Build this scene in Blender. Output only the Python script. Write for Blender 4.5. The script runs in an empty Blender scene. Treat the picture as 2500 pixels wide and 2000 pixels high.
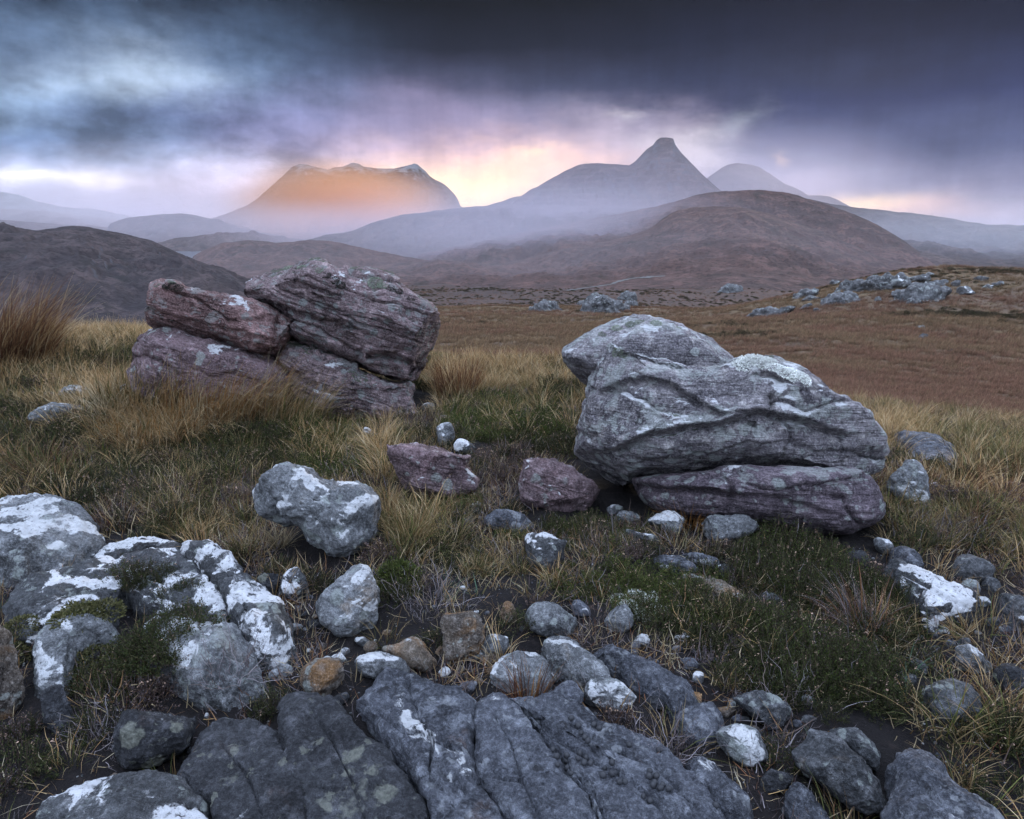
import bpy, math, random
import numpy as np
from mathutils.bvhtree import BVHTree
from mathutils import Vector

# ------------------------------------------------------------------ camera, world, sun, exposure
scene = bpy.context.scene
COL = scene.collection
F, CU, CV = 1437.3, 1078.0, 862.5          # focal length and centre in photograph pixels (2156 x 1725)
PITCH = math.radians(14.53)
CAM = np.array([0.0, 0.0, 1.5])
FW = np.array([0, math.cos(PITCH), -math.sin(PITCH)])
UP = np.array([0, math.sin(PITCH), math.cos(PITCH)])
RT = np.array([1.0, 0, 0])

cam = bpy.data.cameras.new('camera')
cam.sensor_width = 36.0
cam.lens = 36.0 * F / 2156.0
cam.clip_start = 0.05
cam.clip_end = 40000.0
camo = bpy.data.objects.new('camera', cam)
COL.objects.link(camo)
camo.location = CAM
camo.rotation_euler = (math.pi / 2 - PITCH, 0, 0)
scene.camera = camo

scene.view_settings.view_transform = 'Standard'
scene.view_settings.look = 'None'
scene.view_settings.gamma = 1.0
scene.view_settings.exposure = 0.4
scene.view_settings.use_curve_mapping = False
scene.render.engine = 'CYCLES'
cy = scene.cycles
cy.use_denoising = True
cy.max_bounces = 4
cy.diffuse_bounces = 2
cy.glossy_bounces = 2
cy.transmission_bounces = 2
cy.volume_bounces = 2
cy.transparent_max_bounces = 6
cy.use_adaptive_sampling = True
cy.adaptive_threshold = 0.03
cy.volume_step_rate = 2.0
cy.volume_max_steps = 24


def lin(r, g, b):
    def f(c):
        c /= 255.0
        return c / 12.92 if c <= 0.04045 else ((c + 0.055) / 1.055) ** 2.4
    return (f(r), f(g), f(b), 1.0)


def ray(u, v):
    d = FW + RT * ((u - CU) / F) - UP * ((v - CV) / F)
    return d / np.linalg.norm(d)


def azel(u, v):
    d = ray(u, v)
    return math.degrees(math.atan2(d[0], d[1])), math.degrees(math.asin(d[2]))


class Nodes:
    """small expression helper for shader node trees"""
    def __init__(self, nt):
        self.nt = nt
        self.n = nt.nodes
        self.l = nt.links

    def put(self, sock, val):
        if val is None:
            return
        if isinstance(val, bpy.types.NodeSocket):
            self.l.new(val, sock)
        else:
            sock.default_value = val

    def m(self, op, a, b=None, c=None, clamp=False):
        x = self.n.new('ShaderNodeMath')
        x.operation = op
        x.use_clamp = clamp
        for i, v in enumerate((a, b, c)):
            self.put(x.inputs[i], v)
        return x.outputs[0]

    def add(self, a, b): return self.m('ADD', a, b)
    def sub(self, a, b): return self.m('SUBTRACT', a, b)
    def mul(self, a, b): return self.m('MULTIPLY', a, b)

    def vm(self, op, a, b=None, s=None):
        x = self.n.new('ShaderNodeVectorMath')
        x.operation = op
        self.put(x.inputs[0], a)
        if b is not None:
            self.put(x.inputs[1], b)
        if s is not None:
            self.put(x.inputs['Scale'], s)
        return x.outputs['Value'] if op in ('LENGTH', 'DOT_PRODUCT', 'DISTANCE') else x.outputs[0]

    def sep(self, v):
        x = self.n.new('ShaderNodeSeparateXYZ')
        self.l.new(v, x.inputs[0])
        return x.outputs

    def comb(self, a, b, c):
        x = self.n.new('ShaderNodeCombineXYZ')
        for i, v in enumerate((a, b, c)):
            self.put(x.inputs[i], v)
        return x.outputs[0]

    def noise(self, vec, scale, detail=4.0, rough=0.55, dist=0.0, col=False):
        x = self.n.new('ShaderNodeTexNoise')
        self.put(x.inputs['Vector'], vec)
        x.inputs['Scale'].default_value = scale
        x.inputs['Detail'].default_value = detail
        x.inputs['Roughness'].default_value = rough
        x.inputs['Distortion'].default_value = dist
        return x.outputs['Color' if col else 'Fac']

    def voronoi(self, vec, scale, feature='F1'):
        x = self.n.new('ShaderNodeTexVoronoi')
        x.feature = feature
        self.put(x.inputs['Vector'], vec)
        x.inputs['Scale'].default_value = scale
        return x.outputs['Distance']

    def step(self, x, lo, hi):
        n = self.n.new('ShaderNodeMapRange')
        n.interpolation_type = 'SMOOTHSTEP'
        self.put(n.inputs['Value'], x)
        self.put(n.inputs['From Min'], lo)
        self.put(n.inputs['From Max'], hi)
        return n.outputs['Result']

    def lerp(self, x, lo, hi, a=0.0, b=1.0):
        n = self.n.new('ShaderNodeMapRange')
        self.put(n.inputs['Value'], x)
        self.put(n.inputs['From Min'], lo)
        self.put(n.inputs['From Max'], hi)
        self.put(n.inputs['To Min'], a)
        self.put(n.inputs['To Max'], b)
        return n.outputs['Result']

    def mix(self, fac, a, b, mode='MIX'):
        x = self.n.new('ShaderNodeMix')
        x.data_type = 'RGBA'
        x.blend_type = mode
        self.put(x.inputs['Factor'], fac)
        self.put(x.inputs['A'], a) if False else self.put(x.inputs[6], a)
        self.put(x.inputs[7], b)
        return x.outputs[2]

    def ramp(self, fac, stops):
        x = self.n.new('ShaderNodeValToRGB')
        self.put(x.inputs[0], fac)
        e = x.color_ramp.elements
        while len(e) < len(stops):
            e.new(0.5)
        for el, (p, c) in zip(e, stops):
            el.position = p
            el.color = c
        return x.outputs[0]


# sun: low behind the hills, veiled by cloud
SUN_AZ, SUN_EL = 26.0, 7.0
world = bpy.data.worlds.new('World')
scene.world = world
world.use_nodes = True
wt = world.node_tree
wt.nodes.clear()
W = Nodes(wt)
outw = wt.nodes.new('ShaderNodeOutputWorld')
bg = wt.nodes.new('ShaderNodeBackground')
bg.inputs['Strength'].default_value = 0.1
wt.links.new(bg.outputs[0], outw.inputs['Surface'])
sky = wt.nodes.new('ShaderNodeTexSky')
sky.sky_type = 'NISHITA'
sky.sun_disc = False
sky.sun_elevation = math.radians(SUN_EL)
sky.sun_rotation = math.radians(SUN_AZ)
tc = wt.nodes.new('ShaderNodeTexCoord')
D0 = tc.outputs['Generated']
sx, sy, sz = W.sep(D0)[:3]
az0 = W.mul(W.m('ARCTAN2', sx, sy), 180 / math.pi)
el0 = W.mul(W.m('ARCSINE', sz), 180 / math.pi)
DS = W.vm('MULTIPLY', D0, (1.0, 1.0, 2.2))
wn = W.noise(DS, 3.2, 6.0, 0.6, 0.0, col=True)
wn2 = W.noise(DS, 9.0, 5.0, 0.6, 0.0, col=True)
wx, wy, _ = W.sep(wn)[:3]
vx, vy, vz = W.sep(wn2)[:3]
warp_a = W.add(W.mul(W.sub(wx, 0.5), 14.0), W.mul(W.sub(vx, 0.5), 7.0))
warp_e = W.add(W.mul(W.sub(wy, 0.5), 5.0), W.mul(W.sub(vy, 0.5), 3.4))
az = W.add(az0, warp_a)
el = W.add(el0, warp_e)
elc = W.add(el0, W.mul(warp_e, 0.35))


def elramp(stops):
    s = sorted((min(1, max(0, (azel(CU, v)[1] + 4) / 24)), lin(*c)) for v, c in stops)
    return W.ramp(W.m('DIVIDE', W.add(elc, 4.0), 24.0, clamp=True), s)


r_left = elramp([(0, (24, 32, 44)), (130, (60, 78, 104)), (230, (78, 98, 128)), (280, (74, 94, 126)),
                 (340, (108, 122, 150)), (395, (142, 148, 172)), (450, (148, 148, 174)), (520, (145, 143, 168))])
r_mid = elramp([(0, (6, 8, 13)), (100, (22, 25, 38)), (190, (60, 65, 90)), (260, (110, 111, 140)),
                (320, (178, 158, 178)), (380, (228, 196, 188)), (430, (248, 212, 178)), (520, (225, 185, 165))])
r_right = elramp([(0, (10, 13, 24)), (130, (22, 28, 50)), (240, (42, 50, 86)), (330, (76, 84, 120)),
                  (400, (120, 122, 150)), (450, (150, 146, 170)), (520, (150, 146, 170))])
azw = W.add(az0, W.mul(warp_a, 0.6))
skyc = W.mix(W.step(azw, -28.0, -4.0), r_left, r_mid)
skyc = W.mix(W.step(azw, 1.0, 17.0), skyc, r_right)


def blob(u, v, ru, rv, colour, amt, base, warp=1.0):
    a, e = azel(u, v)
    ra, re = ru * 0.0375, rv * 0.0375
    A = W.add(az0, W.mul(warp_a, warp)) if warp != 1.0 else az
    E = W.add(el0, W.mul(warp_e, warp)) if warp != 1.0 else el
    q = W.add(W.m('POWER', W.m('ABSOLUTE', W.m('DIVIDE', W.sub(A, a), ra)), 2.0),
              W.m('POWER', W.m('ABSOLUTE', W.m('DIVIDE', W.sub(E, e), re)), 2.0))
    g = W.mul(W.m('EXPONENT', W.mul(q, -1.0)), amt)
    return W.mix(g, base, lin(*colour))


# breaks and banks in the cloud, by direction
for b in [
    (240, 185, 150, 70, (158, 172, 188), 0.75, 1.0), (120, 230, 120, 45, (128, 150, 176), 0.7, 1.0),
    (60, 120, 160, 60, (52, 66, 88), 0.6, 1.0), (330, 255, 190, 45, (58, 78, 112), 0.75, 1.0),
    (90, 300, 170, 32, (60, 82, 116), 0.7, 1.0), (380, 60, 150, 60, (48, 60, 80), 0.5, 1.0),
    (110, 386, 130, 14, (222, 218, 222), 0.8, 0.7), (250, 392, 80, 18, (228, 220, 224), 0.7, 0.6),
    (440, 392, 120, 40, (186, 176, 200), 0.6, 0.8), (560, 270, 190, 60, (92, 94, 128), 0.6, 1.0),
    (300, 420, 200, 30, (160, 156, 182), 0.5, 0.8),
    (1090, 345, 230, 44, (255, 208, 182), 0.75, 0.8), (1000, 400, 150, 40, (255, 226, 184), 1.0, 0.5),
    (1120, 322, 60, 12, (255, 225, 190), 0.6, 1.0), (900, 270, 220, 60, (144, 132, 164), 0.5, 1.0),
    (1310, 285, 120, 46, (172, 160, 180), 0.55, 1.0), (1450, 318, 110, 36, (205, 196, 205), 0.75, 0.8),
    (1545, 262, 46, 24, (160, 166, 182), 0.5, 0.7), (1335, 247, 30, 10, (190, 185, 195), 0.5, 0.6),
    (1680, 335, 16, 11, (255, 214, 175), 0.3, 0.6), (1690, 390, 100, 30, (176, 166, 186), 0.6, 0.8),
    (1820, 428, 80, 14, (255, 222, 178), 0.95, 0.25), (1900, 440, 120, 20, (214, 178, 172), 0.6, 0.4),
    (1650, 170, 300, 60, (44, 50, 70), 0.5, 1.0), (2000, 300, 220, 50, (66, 74, 106), 0.5, 1.0),
]:
    skyc = blob(*b[:6], skyc, b[6])

# fine cloud texture
tex = W.noise(DS, 16.0, 6.0, 0.62)
skyc = W.mix(1.0, skyc, W.comb(*[W.lerp(tex, 0.25, 0.75, 0.86, 1.14)] * 3), 'MULTIPLY')
broken = W.noise(W.vm('MULTIPLY', D0, (1.0, 1.0, 1.7)), 8.0, 7.0, 0.55, 0.0)
lefty = W.mul(W.step(azw, -6.0, -22.0), W.step(el0, 1.0, 4.5))
gainl = W.lerp(broken, 0.38, 0.64, 0.6, 1.9)
skyc = W.mix(lefty, skyc, W.vm('SCALE', skyc, s=gainl))
streak = W.noise(W.comb(W.mul(az0, 0.5), W.mul(el0, 0.06), 0.0), 1.0, 4.0, 0.6)
skyc = W.vm('SCALE', skyc, s=W.lerp(streak, 0.3, 0.7, 0.9, 1.1))
# away from the dark bank ahead the cloud is a lighter, even overcast
big = W.noise(DS, 2.0, 6.0, 0.6)
over = W.mix(W.step(big, 0.3, 0.7), lin(164, 184, 222), lin(222, 232, 252))
over = W.vm('SCALE', over, s=W.lerp(W.m('MAXIMUM', sz, 0.0), 0.0, 1.0, 0.24, 1.0))   # overcast: brightest overhead
away = W.m('MAXIMUM', W.step(el0, 18.0, 50.0), W.step(W.m('ABSOLUTE', az0), 46.0, 110.0))
skyc = W.mix(away, skyc, over)
skyc = W.vm('SCALE', skyc, s=W.lerp(away, 0.0, 1.0, 11.8, 10.0))
OVER_GAIN = 3.6
skyc = W.vm('SCALE', skyc, s=W.lerp(away, 0.0, 1.0, 1.0, OVER_GAIN))
skyc = W.mix(W.lerp(away, 0, 1, 0.997, 0.92), sky.outputs[0], skyc)
wt.links.new(skyc, bg.inputs['Color'])
world.cycles.sampling_method = 'MANUAL'
world.cycles.sample_map_resolution = 512

sl = bpy.data.lights.new('sun', 'SUN')
sl.energy = 1.5
sl.angle = math.radians(12)
sl.color = (1.0, 0.84, 0.66)
so = bpy.data.objects.new('sun', sl)
COL.objects.link(so)
sd = Vector((math.sin(math.radians(SUN_AZ)) * math.cos(math.radians(SUN_EL)),
             math.cos(math.radians(SUN_AZ)) * math.cos(math.radians(SUN_EL)), math.sin(math.radians(SUN_EL))))
so.rotation_euler = sd.to_track_quat('Z', 'Y').to_euler()
so.location = (0, 0, 50)

# ------------------------------------------------------------------ helpers
rng = np.random.default_rng(7)
_perm = np.random.default_rng(11).permutation(256)
_perm = np.concatenate([_perm, _perm, _perm])
_gr = np.random.default_rng(12).normal(size=(256, 3))
_gr /= np.linalg.norm(_gr, axis=1)[:, None]


def perlin(P):
    P = np.asarray(P, float)
    I = np.floor(P).astype(np.int64)
    f = P - I
    I &= 255
    w = f * f * f * (f * (f * 6 - 15) + 10)
    out = np.zeros(len(P))
    for dx in (0, 1):
        wx_ = w[:, 0] if dx else 1 - w[:, 0]
        for dy in (0, 1):
            wy_ = w[:, 1] if dy else 1 - w[:, 1]
            for dz in (0, 1):
                wz_ = w[:, 2] if dz else 1 - w[:, 2]
                h = _perm[_perm[_perm[(I[:, 0] + dx) & 255] + ((I[:, 1] + dy) & 255)] + ((I[:, 2] + dz) & 255)]
                g = _gr[h]
                out += wx_ * wy_ * wz_ * (g[:, 0] * (f[:, 0] - dx) + g[:, 1] * (f[:, 1] - dy) + g[:, 2] * (f[:, 2] - dz))
    return out * 1.6


def fbm(P, octaves=4, gain=0.5, ridged=False):
    P = np.asarray(P, float)
    out = np.zeros(len(P))
    a = 1.0
    for k in range(octaves):
        n = perlin(P * (2.03 ** k) + 17.3 * k)
        out += a * ((1 - 2 * np.abs(n)) if ridged else n)
        a *= gain
    return out


def P3(x, y, z=0.0):
    x = np.asarray(x, float)
    return np.stack([x, np.broadcast_to(y, x.shape), np.broadcast_to(z, x.shape)], -1).reshape(-1, 3)


def sstep(x, a, b):
    t = np.clip((x - a) / (b - a), 0, 1)
    return t * t * (3 - 2 * t)


def mesh_np(name, V, quads, tris=None, mat=None, smooth=True):
    me = bpy.data.meshes.new(name)
    V = np.asarray(V, np.float32)
    quads = np.asarray(quads, np.int32).reshape(-1, 4)
    tris = np.zeros((0, 3), np.int32) if tris is None else np.asarray(tris, np.int32).reshape(-1, 3)
    nq, ntr = len(quads), len(tris)
    me.vertices.add(len(V))
    me.vertices.foreach_set('co', V.ravel())
    me.loops.add(nq * 4 + ntr * 3)
    me.loops.foreach_set('vertex_index', np.concatenate([quads.ravel(), tris.ravel()]))
    me.polygons.add(nq + ntr)
    me.polygons.foreach_set('loop_start', np.concatenate([np.arange(nq) * 4, nq * 4 + np.arange(ntr) * 3]).astype(np.int32))
    if smooth:
        me.polygons.foreach_set('use_smooth', np.ones(nq + ntr, bool))
    me.update(calc_edges=True)
    me.validate()
    if mat:
        me.materials.append(mat)
    return me


def add_attr(me, name, vals):
    vals = np.asarray(vals, np.float32)
    if vals.ndim == 1:
        a = me.attributes.new(name, 'FLOAT', 'POINT')
        a.data.foreach_set('value', vals)
    else:
        a = me.attributes.new(name, 'FLOAT_COLOR', 'POINT')
        c = np.ones((len(vals), 4), np.float32)
        c[:, :3] = vals[:, :3]
        a.data.foreach_set('color', c.ravel())


def link(name, me, loc=(0, 0, 0), parent=None, **props):
    o = bpy.data.objects.new(name, me)
    o.location = loc
    COL.objects.link(o)
    if parent:
        o.parent = parent
    for k, v in props.items():
        if v is not None:
            o[k] = v
    return o


def grid_quads(R, C, wrap=False):
    r = np.arange(R - 1)[:, None]
    c = np.arange(C if wrap else C - 1)[None, :]
    c2 = (c + 1) % C
    return np.stack([r * C + c, r * C + c2, (r + 1) * C + c2, (r + 1) * C + c], -1).reshape(-1, 4)


def project(P):
    d = np.asarray(P) - CAM
    z = d @ FW
    return CU + F * (d @ RT) / z, CV - F * (d @ UP) / z


# ------------------------------------------------------------------ terrain height
_zr = np.array([0, 40, 90, 130, 300, 600, 1000, 1600, 2500, 30000.0])
_zz = np.array([0, 0, -2.2, -6.5, -25, -43, -63, -77, -80, -80.0])


def ground(x, y):
    x = np.asarray(x, float)
    y = np.asarray(y, float)
    r = np.hypot(x, y) + 1e-6
    a = np.degrees(np.arctan2(x, y))
    R0 = 7.6 + 3.6 * sstep(-a, 4, 20) - 2.9 * sstep(a, 6, 24)
    L = 20 + 12 * sstep(a, 8, 26)
    d = np.maximum(0, r - R0)
    d = d * d / (d + 1.2)
    z = -6 * (1 - np.exp(-d / L))
    z += np.interp(r, _zr, _zz)
    z -= 14 * sstep(-a, 6, 24) * sstep(r, 14, 60) * (1 - sstep(r, 150, 500))
    # ridge with outcrops on the right
    crest = sstep(a, 14, 33)
    z += 7.6 * crest * np.exp(-((r - 122) / 42.0) ** 2)
    z += -4.0 * sstep(a, 8, 20) * sstep(r, 150, 260) * (1 - sstep(r, 400, 700))
    # knoll on the left where the rushes stand
    z += 0.34 * np.exp(-(((x + 5.6) / 2.6) ** 2 + ((y - 6.6) / 2.6) ** 2))
    # grassy swell in front of the leaning pile
    z += 0.2 * np.exp(-(((x + 2.6) / 0.8) ** 2 + ((y - 5.1) / 0.5) ** 2))
    sh = x.shape
    P = P3(x.ravel(), y.ravel())
    near = (1 - sstep(r, 9, 25)).ravel()
    n = near * (0.05 * perlin(P * 1.1 + 3.1) + 0.035 * perlin(P * 2.9) + 0.016 * perlin(P * 8.3))
    mid = (sstep(r, 9, 30) * (1 - sstep(r, 200, 500))).ravel()
    n += mid * (0.45 * perlin(P * 0.06) + 0.22 * perlin(P * 0.25) + 0.12 * perlin(P * 0.9))
    far = sstep(r, 180, 600).ravel()
    if far.size and far.max() > 0:
        n += far * (1 - 0.92 * sstep(r, 1700, 2300).ravel()) * (7.0 * perlin(P * 0.0032) + 4.0 * perlin(P * 0.011) + 1.8 * perlin(P * 0.035))
    return z + n.reshape(sh)


_TS = np.concatenate([np.arange(0.8, 12, 0.08), np.geomspace(12, 6000, 160)])


def hit(u, v, zoff=0.0):
    d = ray(u, v)
    ts = _TS
    for k in range(3):
        p = CAM + d * ts[:, None]
        below = p[:, 2] < ground(p[:, 0], p[:, 1]) + zoff
        i = int(np.argmax(below)) if below.any() else len(ts) - 1
        if k < 2:
            ts = np.linspace(ts[max(i - 1, 0)], ts[i], 14)
    return p[i]


def plane_hit(u, v, o, n):
    d = ray(u, v)
    return CAM + d * (np.dot(o - CAM, n) / np.dot(d, n))

# ------------------------------------------------------------------ materials
def new_mat(name):
    m = bpy.data.materials.new(name)
    m.use_nodes = True
    nt = m.node_tree
    nt.nodes.clear()
    out = nt.nodes.new('ShaderNodeOutputMaterial')
    b = nt.nodes.new('ShaderNodeBsdfPrincipled')
    nt.links.new(b.outputs[0], out.inputs['Surface'])
    b.inputs['Specular IOR Level'].default_value = 0.25
    return m, Nodes(nt), b


def bump(n, b, height, dist, strength=1.0, prev=None):
    x = n.n.new('ShaderNodeBump')
    x.inputs['Strength'].default_value = strength
    x.inputs['Distance'].default_value = dist
    n.put(x.inputs['Height'], height)
    if prev is not None:
        n.l.new(prev, x.inputs['Normal'])
    n.l.new(x.outputs[0], b.inputs['Normal'])
    return x.outputs[0]


def rock_mat(name, dark, mid, light, white=0.5, white_col=(0.7, 0.72, 0.74, 1), pale=0.5, pale_col=(0.34, 0.38, 0.36, 1),
             stain=None, stain_amt=0.5, strata=None, sc=1.0, black=0.6, moss=0.0, up_bias=0.12, rough=0.88):
    dark = [c * 0.72 for c in dark[:3]] + [1]
    light = [min(0.7, c * 1.22) for c in light[:3]] + [1]
    m, n, b = new_mat(name)
    tcn = n.n.new('ShaderNodeTexCoord')
    oi = n.n.new('ShaderNodeObjectInfo')
    off = n.vm('SCALE', n.comb(n.mul(oi.outputs['Random'], 91.7), n.mul(oi.outputs['Random'], 47.3), n.mul(oi.outputs['Random'], 13.1)), s=1.0)
    co = n.vm('ADD', tcn.outputs['Object'], off)
    co = n.vm('SCALE', co, s=sc)
    geo = n.n.new('ShaderNodeNewGeometry')
    nz = n.sep(geo.outputs['Normal'])[2]
    n1 = n.noise(co, 3.0, 6, 0.6, 0.4)
    n2 = n.noise(co, 16.0, 6, 0.65)
    n3 = n.noise(co, 95.0, 3, 0.6)
    n4 = n.noise(co, 330.0, 2, 0.5)
    col = n.mix(n.step(n1, 0.32, 0.66), dark, mid)
    col = n.mix(n.mul(n.step(n2, 0.48, 0.72), 0.75), col, light)
    if strata is not None:
        nx = strata
        q = n.vm('DOT_PRODUCT', co, nx)
        sv = n.vm('ADD', n.vm('SCALE', co, s=1.2), n.vm('SCALE', nx, s=n.mul(q, 14.0)))
        s1 = n.noise(sv, 1.0, 6, 0.65)
        s2 = n.noise(sv, 4.0, 4, 0.6)
        col = n.mix(n.mul(n.step(s1, 0.36, 0.62), 0.55), col, [c * 0.55 for c in dark[:3]] + [1])
        col = n.mix(n.mul(n.step(s2, 0.55, 0.75), 0.35), col, light)
        strat = n.add(s1, n.mul(s2, 0.5))
    else:
        strat = None
    if stain is not None:
        ns = n.noise(n.vm('ADD', co, (5.2, 1.3, 8.8)), 4.2, 5, 0.6, 0.6)
        col = n.mix(n.mul(n.step(ns, 0.66 - 0.3 * stain_amt, 0.86 - 0.3 * stain_amt), 0.85), col, stain)
    # mottle and mineral grain
    col = n.mix(n.mul(n.step(n3, 0.4, 0.7), 0.45), col, n.mix(0.5, col, light))
    grain = n.mul(n.lerp(n4, 0.3, 0.7, 0.62, 1.38), n.lerp(n3, 0.25, 0.75, 0.75, 1.25))
    n5 = n.noise(n.vm('ADD', co, (2.2, 6.1, 4.4)), 42.0, 6, 0.72)
    grain = n.mul(grain, n.lerp(n5, 0.3, 0.7, 0.5, 1.5))
    col = n.mix(1.0, col, n.comb(grain, grain, grain), 'MULTIPLY')
    pits = n.step(n.voronoi(n.vm('ADD', co, n.vm('SCALE', n.noise(co, 9.0, 3, 0.6, col=True), s=0.12)), 13.0), 0.16, 0.06)
    pits = n.mul(pits, n.step(n1, 0.5, 0.6))
    col = n.mix(n.mul(pits, 0.6), col, [c * 0.35 for c in dark[:3]] + [1])
    # grey-green crust lichen
    npale = n.noise(n.vm('ADD', co, (1.7, 9.1, 3.3)), 7.0, 7, 0.62, 0.3)
    pm = n.step(n.add(npale, n.mul(nz, 0.06)), 0.76 - 0.2 * pale, 0.82 - 0.2 * pale)
    cw = n.vm('ADD', co, n.vm('SCALE', n.noise(co, 22.0, 3, 0.6, col=True), s=0.05))
    sp = n.mul(n.step(n.voronoi(cw, 9.0), 0.34, 0.27), n.step(n.noise(n.vm('ADD', co, (7.7, 3.1, 1.3)), 2.6, 3, 0.5), 0.6 - 0.12 * pale, 0.64 - 0.12 * pale))
    sp2 = n.mul(n.step(n.voronoi(n.vm('ADD', cw, (4.1, 2.2, 9.3)), 21.0), 0.3, 0.24), n.step(npale, 0.55 - 0.1 * pale, 0.6 - 0.1 * pale))
    pm = n.m('MAXIMUM', n.mul(pm, 0.7), n.m('MAXIMUM', sp, n.mul(sp2, 0.8)))
    col = n.mix(n.mul(pm, n.lerp(n3, 0.3, 0.7, 0.3, 0.85)), col, pale_col)
    # black crust
    nb = n.noise(n.vm('ADD', co, (11.7, 2.1, 6.3)), 9.0, 7, 0.68, 0.2)
    bm = n.step(nb, 0.74 - 0.16 * black, 0.78 - 0.16 * black)
    col = n.mix(n.mul(bm, 0.72), col, (0.018, 0.018, 0.02, 1))
    # crisp white lichen, mostly on the tops
    nw = n.noise(n.vm('ADD', co, (3.9, 4.4, 0.7)), 3.4, 9, 0.6, 0.9)
    nwf = n.noise(co, 26.0, 5, 0.6)
    nw = n.add(nw, n.mul(n.sub(0.38, n.voronoi(cw, 7.0)), 0.16))
    wv = n.add(n.add(nw, n.mul(n.sub(nwf, 0.5), 0.12)), n.mul(n.sub(nz, 0.75), up_bias))
    wm = n.step(wv, 0.80 - 0.3 * white, 0.815 - 0.3 * white)
    hn = n.noise(co, 60.0, 6, 0.75)
    holes = n.step(hn, 0.36, 0.46)
    thin = n.mul(n.step(n.add(wv, n.mul(n.sub(hn, 0.5), 0.2)), 0.785 - 0.3 * white, 0.81 - 0.3 * white), 0.3)
    wm = n.m('MAXIMUM', n.mul(wm, holes), thin)
    wcol = n.mix(n.step(n2, 0.3, 0.7), white_col, [c * 0.72 for c in white_col[:3]] + [1])
    col = n.mix(n.mul(wm, 0.92), col, wcol)
    if moss > 0:
        nm = n.noise(n.vm('ADD', co, (8.0, 8.0, 1.0)), 5.0, 6, 0.65)
        mm = n.step(n.add(nm, n.mul(n.sub(nz, 0.8), 0.5)), 0.72 - 0.25 * moss, 0.78 - 0.25 * moss)
        col = n.mix(n.mul(mm, 0.85), col, n.mix(n3, (0.035, 0.045, 0.03, 1), (0.11, 0.13, 0.085, 1)))
    n.l.new(col, b.inputs['Base Color'])
    b.inputs['Roughness'].default_value = rough
    h = n.add(n.add(n.add(n.mul(n2, 0.9), n.mul(n5, 0.6)), n.mul(n3, 0.4)), n.add(n.mul(n4, 0.12), n.sub(n.mul(wm, 0.06), n.mul(pits, 0.5))))
    if strat is not None:
        h = n.add(h, n.mul(strat, 1.6))
    bump(n, b, h, 0.03, 1.0)
    return m


BED = (0.30, 0.10, 0.95)
M = {}
M['grey'] = rock_mat('grey_gneiss', (0.028, 0.031, 0.035, 1), (0.076, 0.080, 0.086, 1), (0.153, 0.159, 0.169, 1), white=0.66, stain=(0.16, 0.115, 0.075, 1), stain_amt=0.2)
M['pale'] = rock_mat('pale_lichen_rock', (0.070, 0.074, 0.079, 1), (0.167, 0.176, 0.185, 1), (0.299, 0.313, 0.326, 1), white=0.95, pale=0.7, stain=(0.24, 0.17, 0.1, 1), stain_amt=0.25)
M['white'] = rock_mat('white_crusted_slab', (0.031, 0.032, 0.035, 1), (0.067, 0.071, 0.076, 1), (0.122, 0.128, 0.135, 1), white=0.97, black=0.8, white_col=(0.78, 0.8, 0.83, 1))
M['dark'] = rock_mat('dark_slab', (0.015, 0.016, 0.019, 1), (0.039, 0.041, 0.046, 1), (0.089, 0.092, 0.102, 1), white=0.42, pale=0.45, pale_col=(0.22, 0.23, 0.19, 1), stain=(0.1, 0.06, 0.045, 1), stain_amt=0.2)
M['slab'] = rock_mat('grainy_slab', (0.034, 0.037, 0.046, 1), (0.087, 0.093, 0.111, 1), (0.187, 0.200, 0.227, 1), white=0.45, pale=0.55, pale_col=(0.3, 0.32, 0.34, 1), stain=(0.15, 0.09, 0.06, 1), stain_amt=0.12, black=0.65)
M['ochre'] = rock_mat('ochre_stone', (0.064, 0.051, 0.043, 1), (0.170, 0.136, 0.102, 1), (0.289, 0.264, 0.238, 1), white=0.45, stain=(0.26, 0.14, 0.055, 1), stain_amt=0.75, sc=1.6)
M['pink'] = rock_mat('pink_sandstone', (0.114, 0.077, 0.082, 1), (0.239, 0.163, 0.175, 1), (0.365, 0.284, 0.296, 1), white=0.75, strata=BED, stain=(0.13, 0.07, 0.075, 1), stain_amt=0.3, black=0.3, pale=0.5)
M['hero_left'] = rock_mat('purple_grey_sandstone', (0.105, 0.074, 0.078, 1), (0.261, 0.190, 0.196, 1), (0.455, 0.359, 0.357, 1), white=0.55, strata=BED, pale=0.95, pale_col=(0.26, 0.3, 0.29, 1), moss=0.6, black=0.75, up_bias=0.3)
M['hero_slab'] = rock_mat('rose_grey_sandstone', (0.108, 0.061, 0.060, 1), (0.265, 0.157, 0.149, 1), (0.448, 0.307, 0.292, 1), white=0.55, strata=BED, pale=0.95, pale_col=(0.28, 0.31, 0.3, 1), moss=0.35, black=0.45)
M['hero_right'] = rock_mat('lilac_grey_sandstone', (0.108, 0.099, 0.119, 1), (0.269, 0.250, 0.268, 1), (0.504, 0.483, 0.474, 1), white=0.78, strata=(0.05, 0.1, 0.99), pale=1.05, pale_col=(0.42, 0.46, 0.44, 1), moss=0.3, black=0.5, stain=(0.06, 0.045, 0.04, 1), stain_amt=0.25, up_bias=0.3)
M['hero_base'] = rock_mat('dark_purple_sandstone', (0.057, 0.044, 0.057, 1), (0.145, 0.116, 0.138, 1), (0.278, 0.233, 0.253, 1), white=0.45, strata=(0.05, 0.1, 0.99), pale=0.8, black=0.55)
M['far_rock'] = rock_mat('far_grey_outcrop', (0.038, 0.038, 0.040, 1), (0.098, 0.101, 0.105, 1), (0.195, 0.195, 0.197, 1), white=0.55, sc=0.12, pale=0.6)


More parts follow.
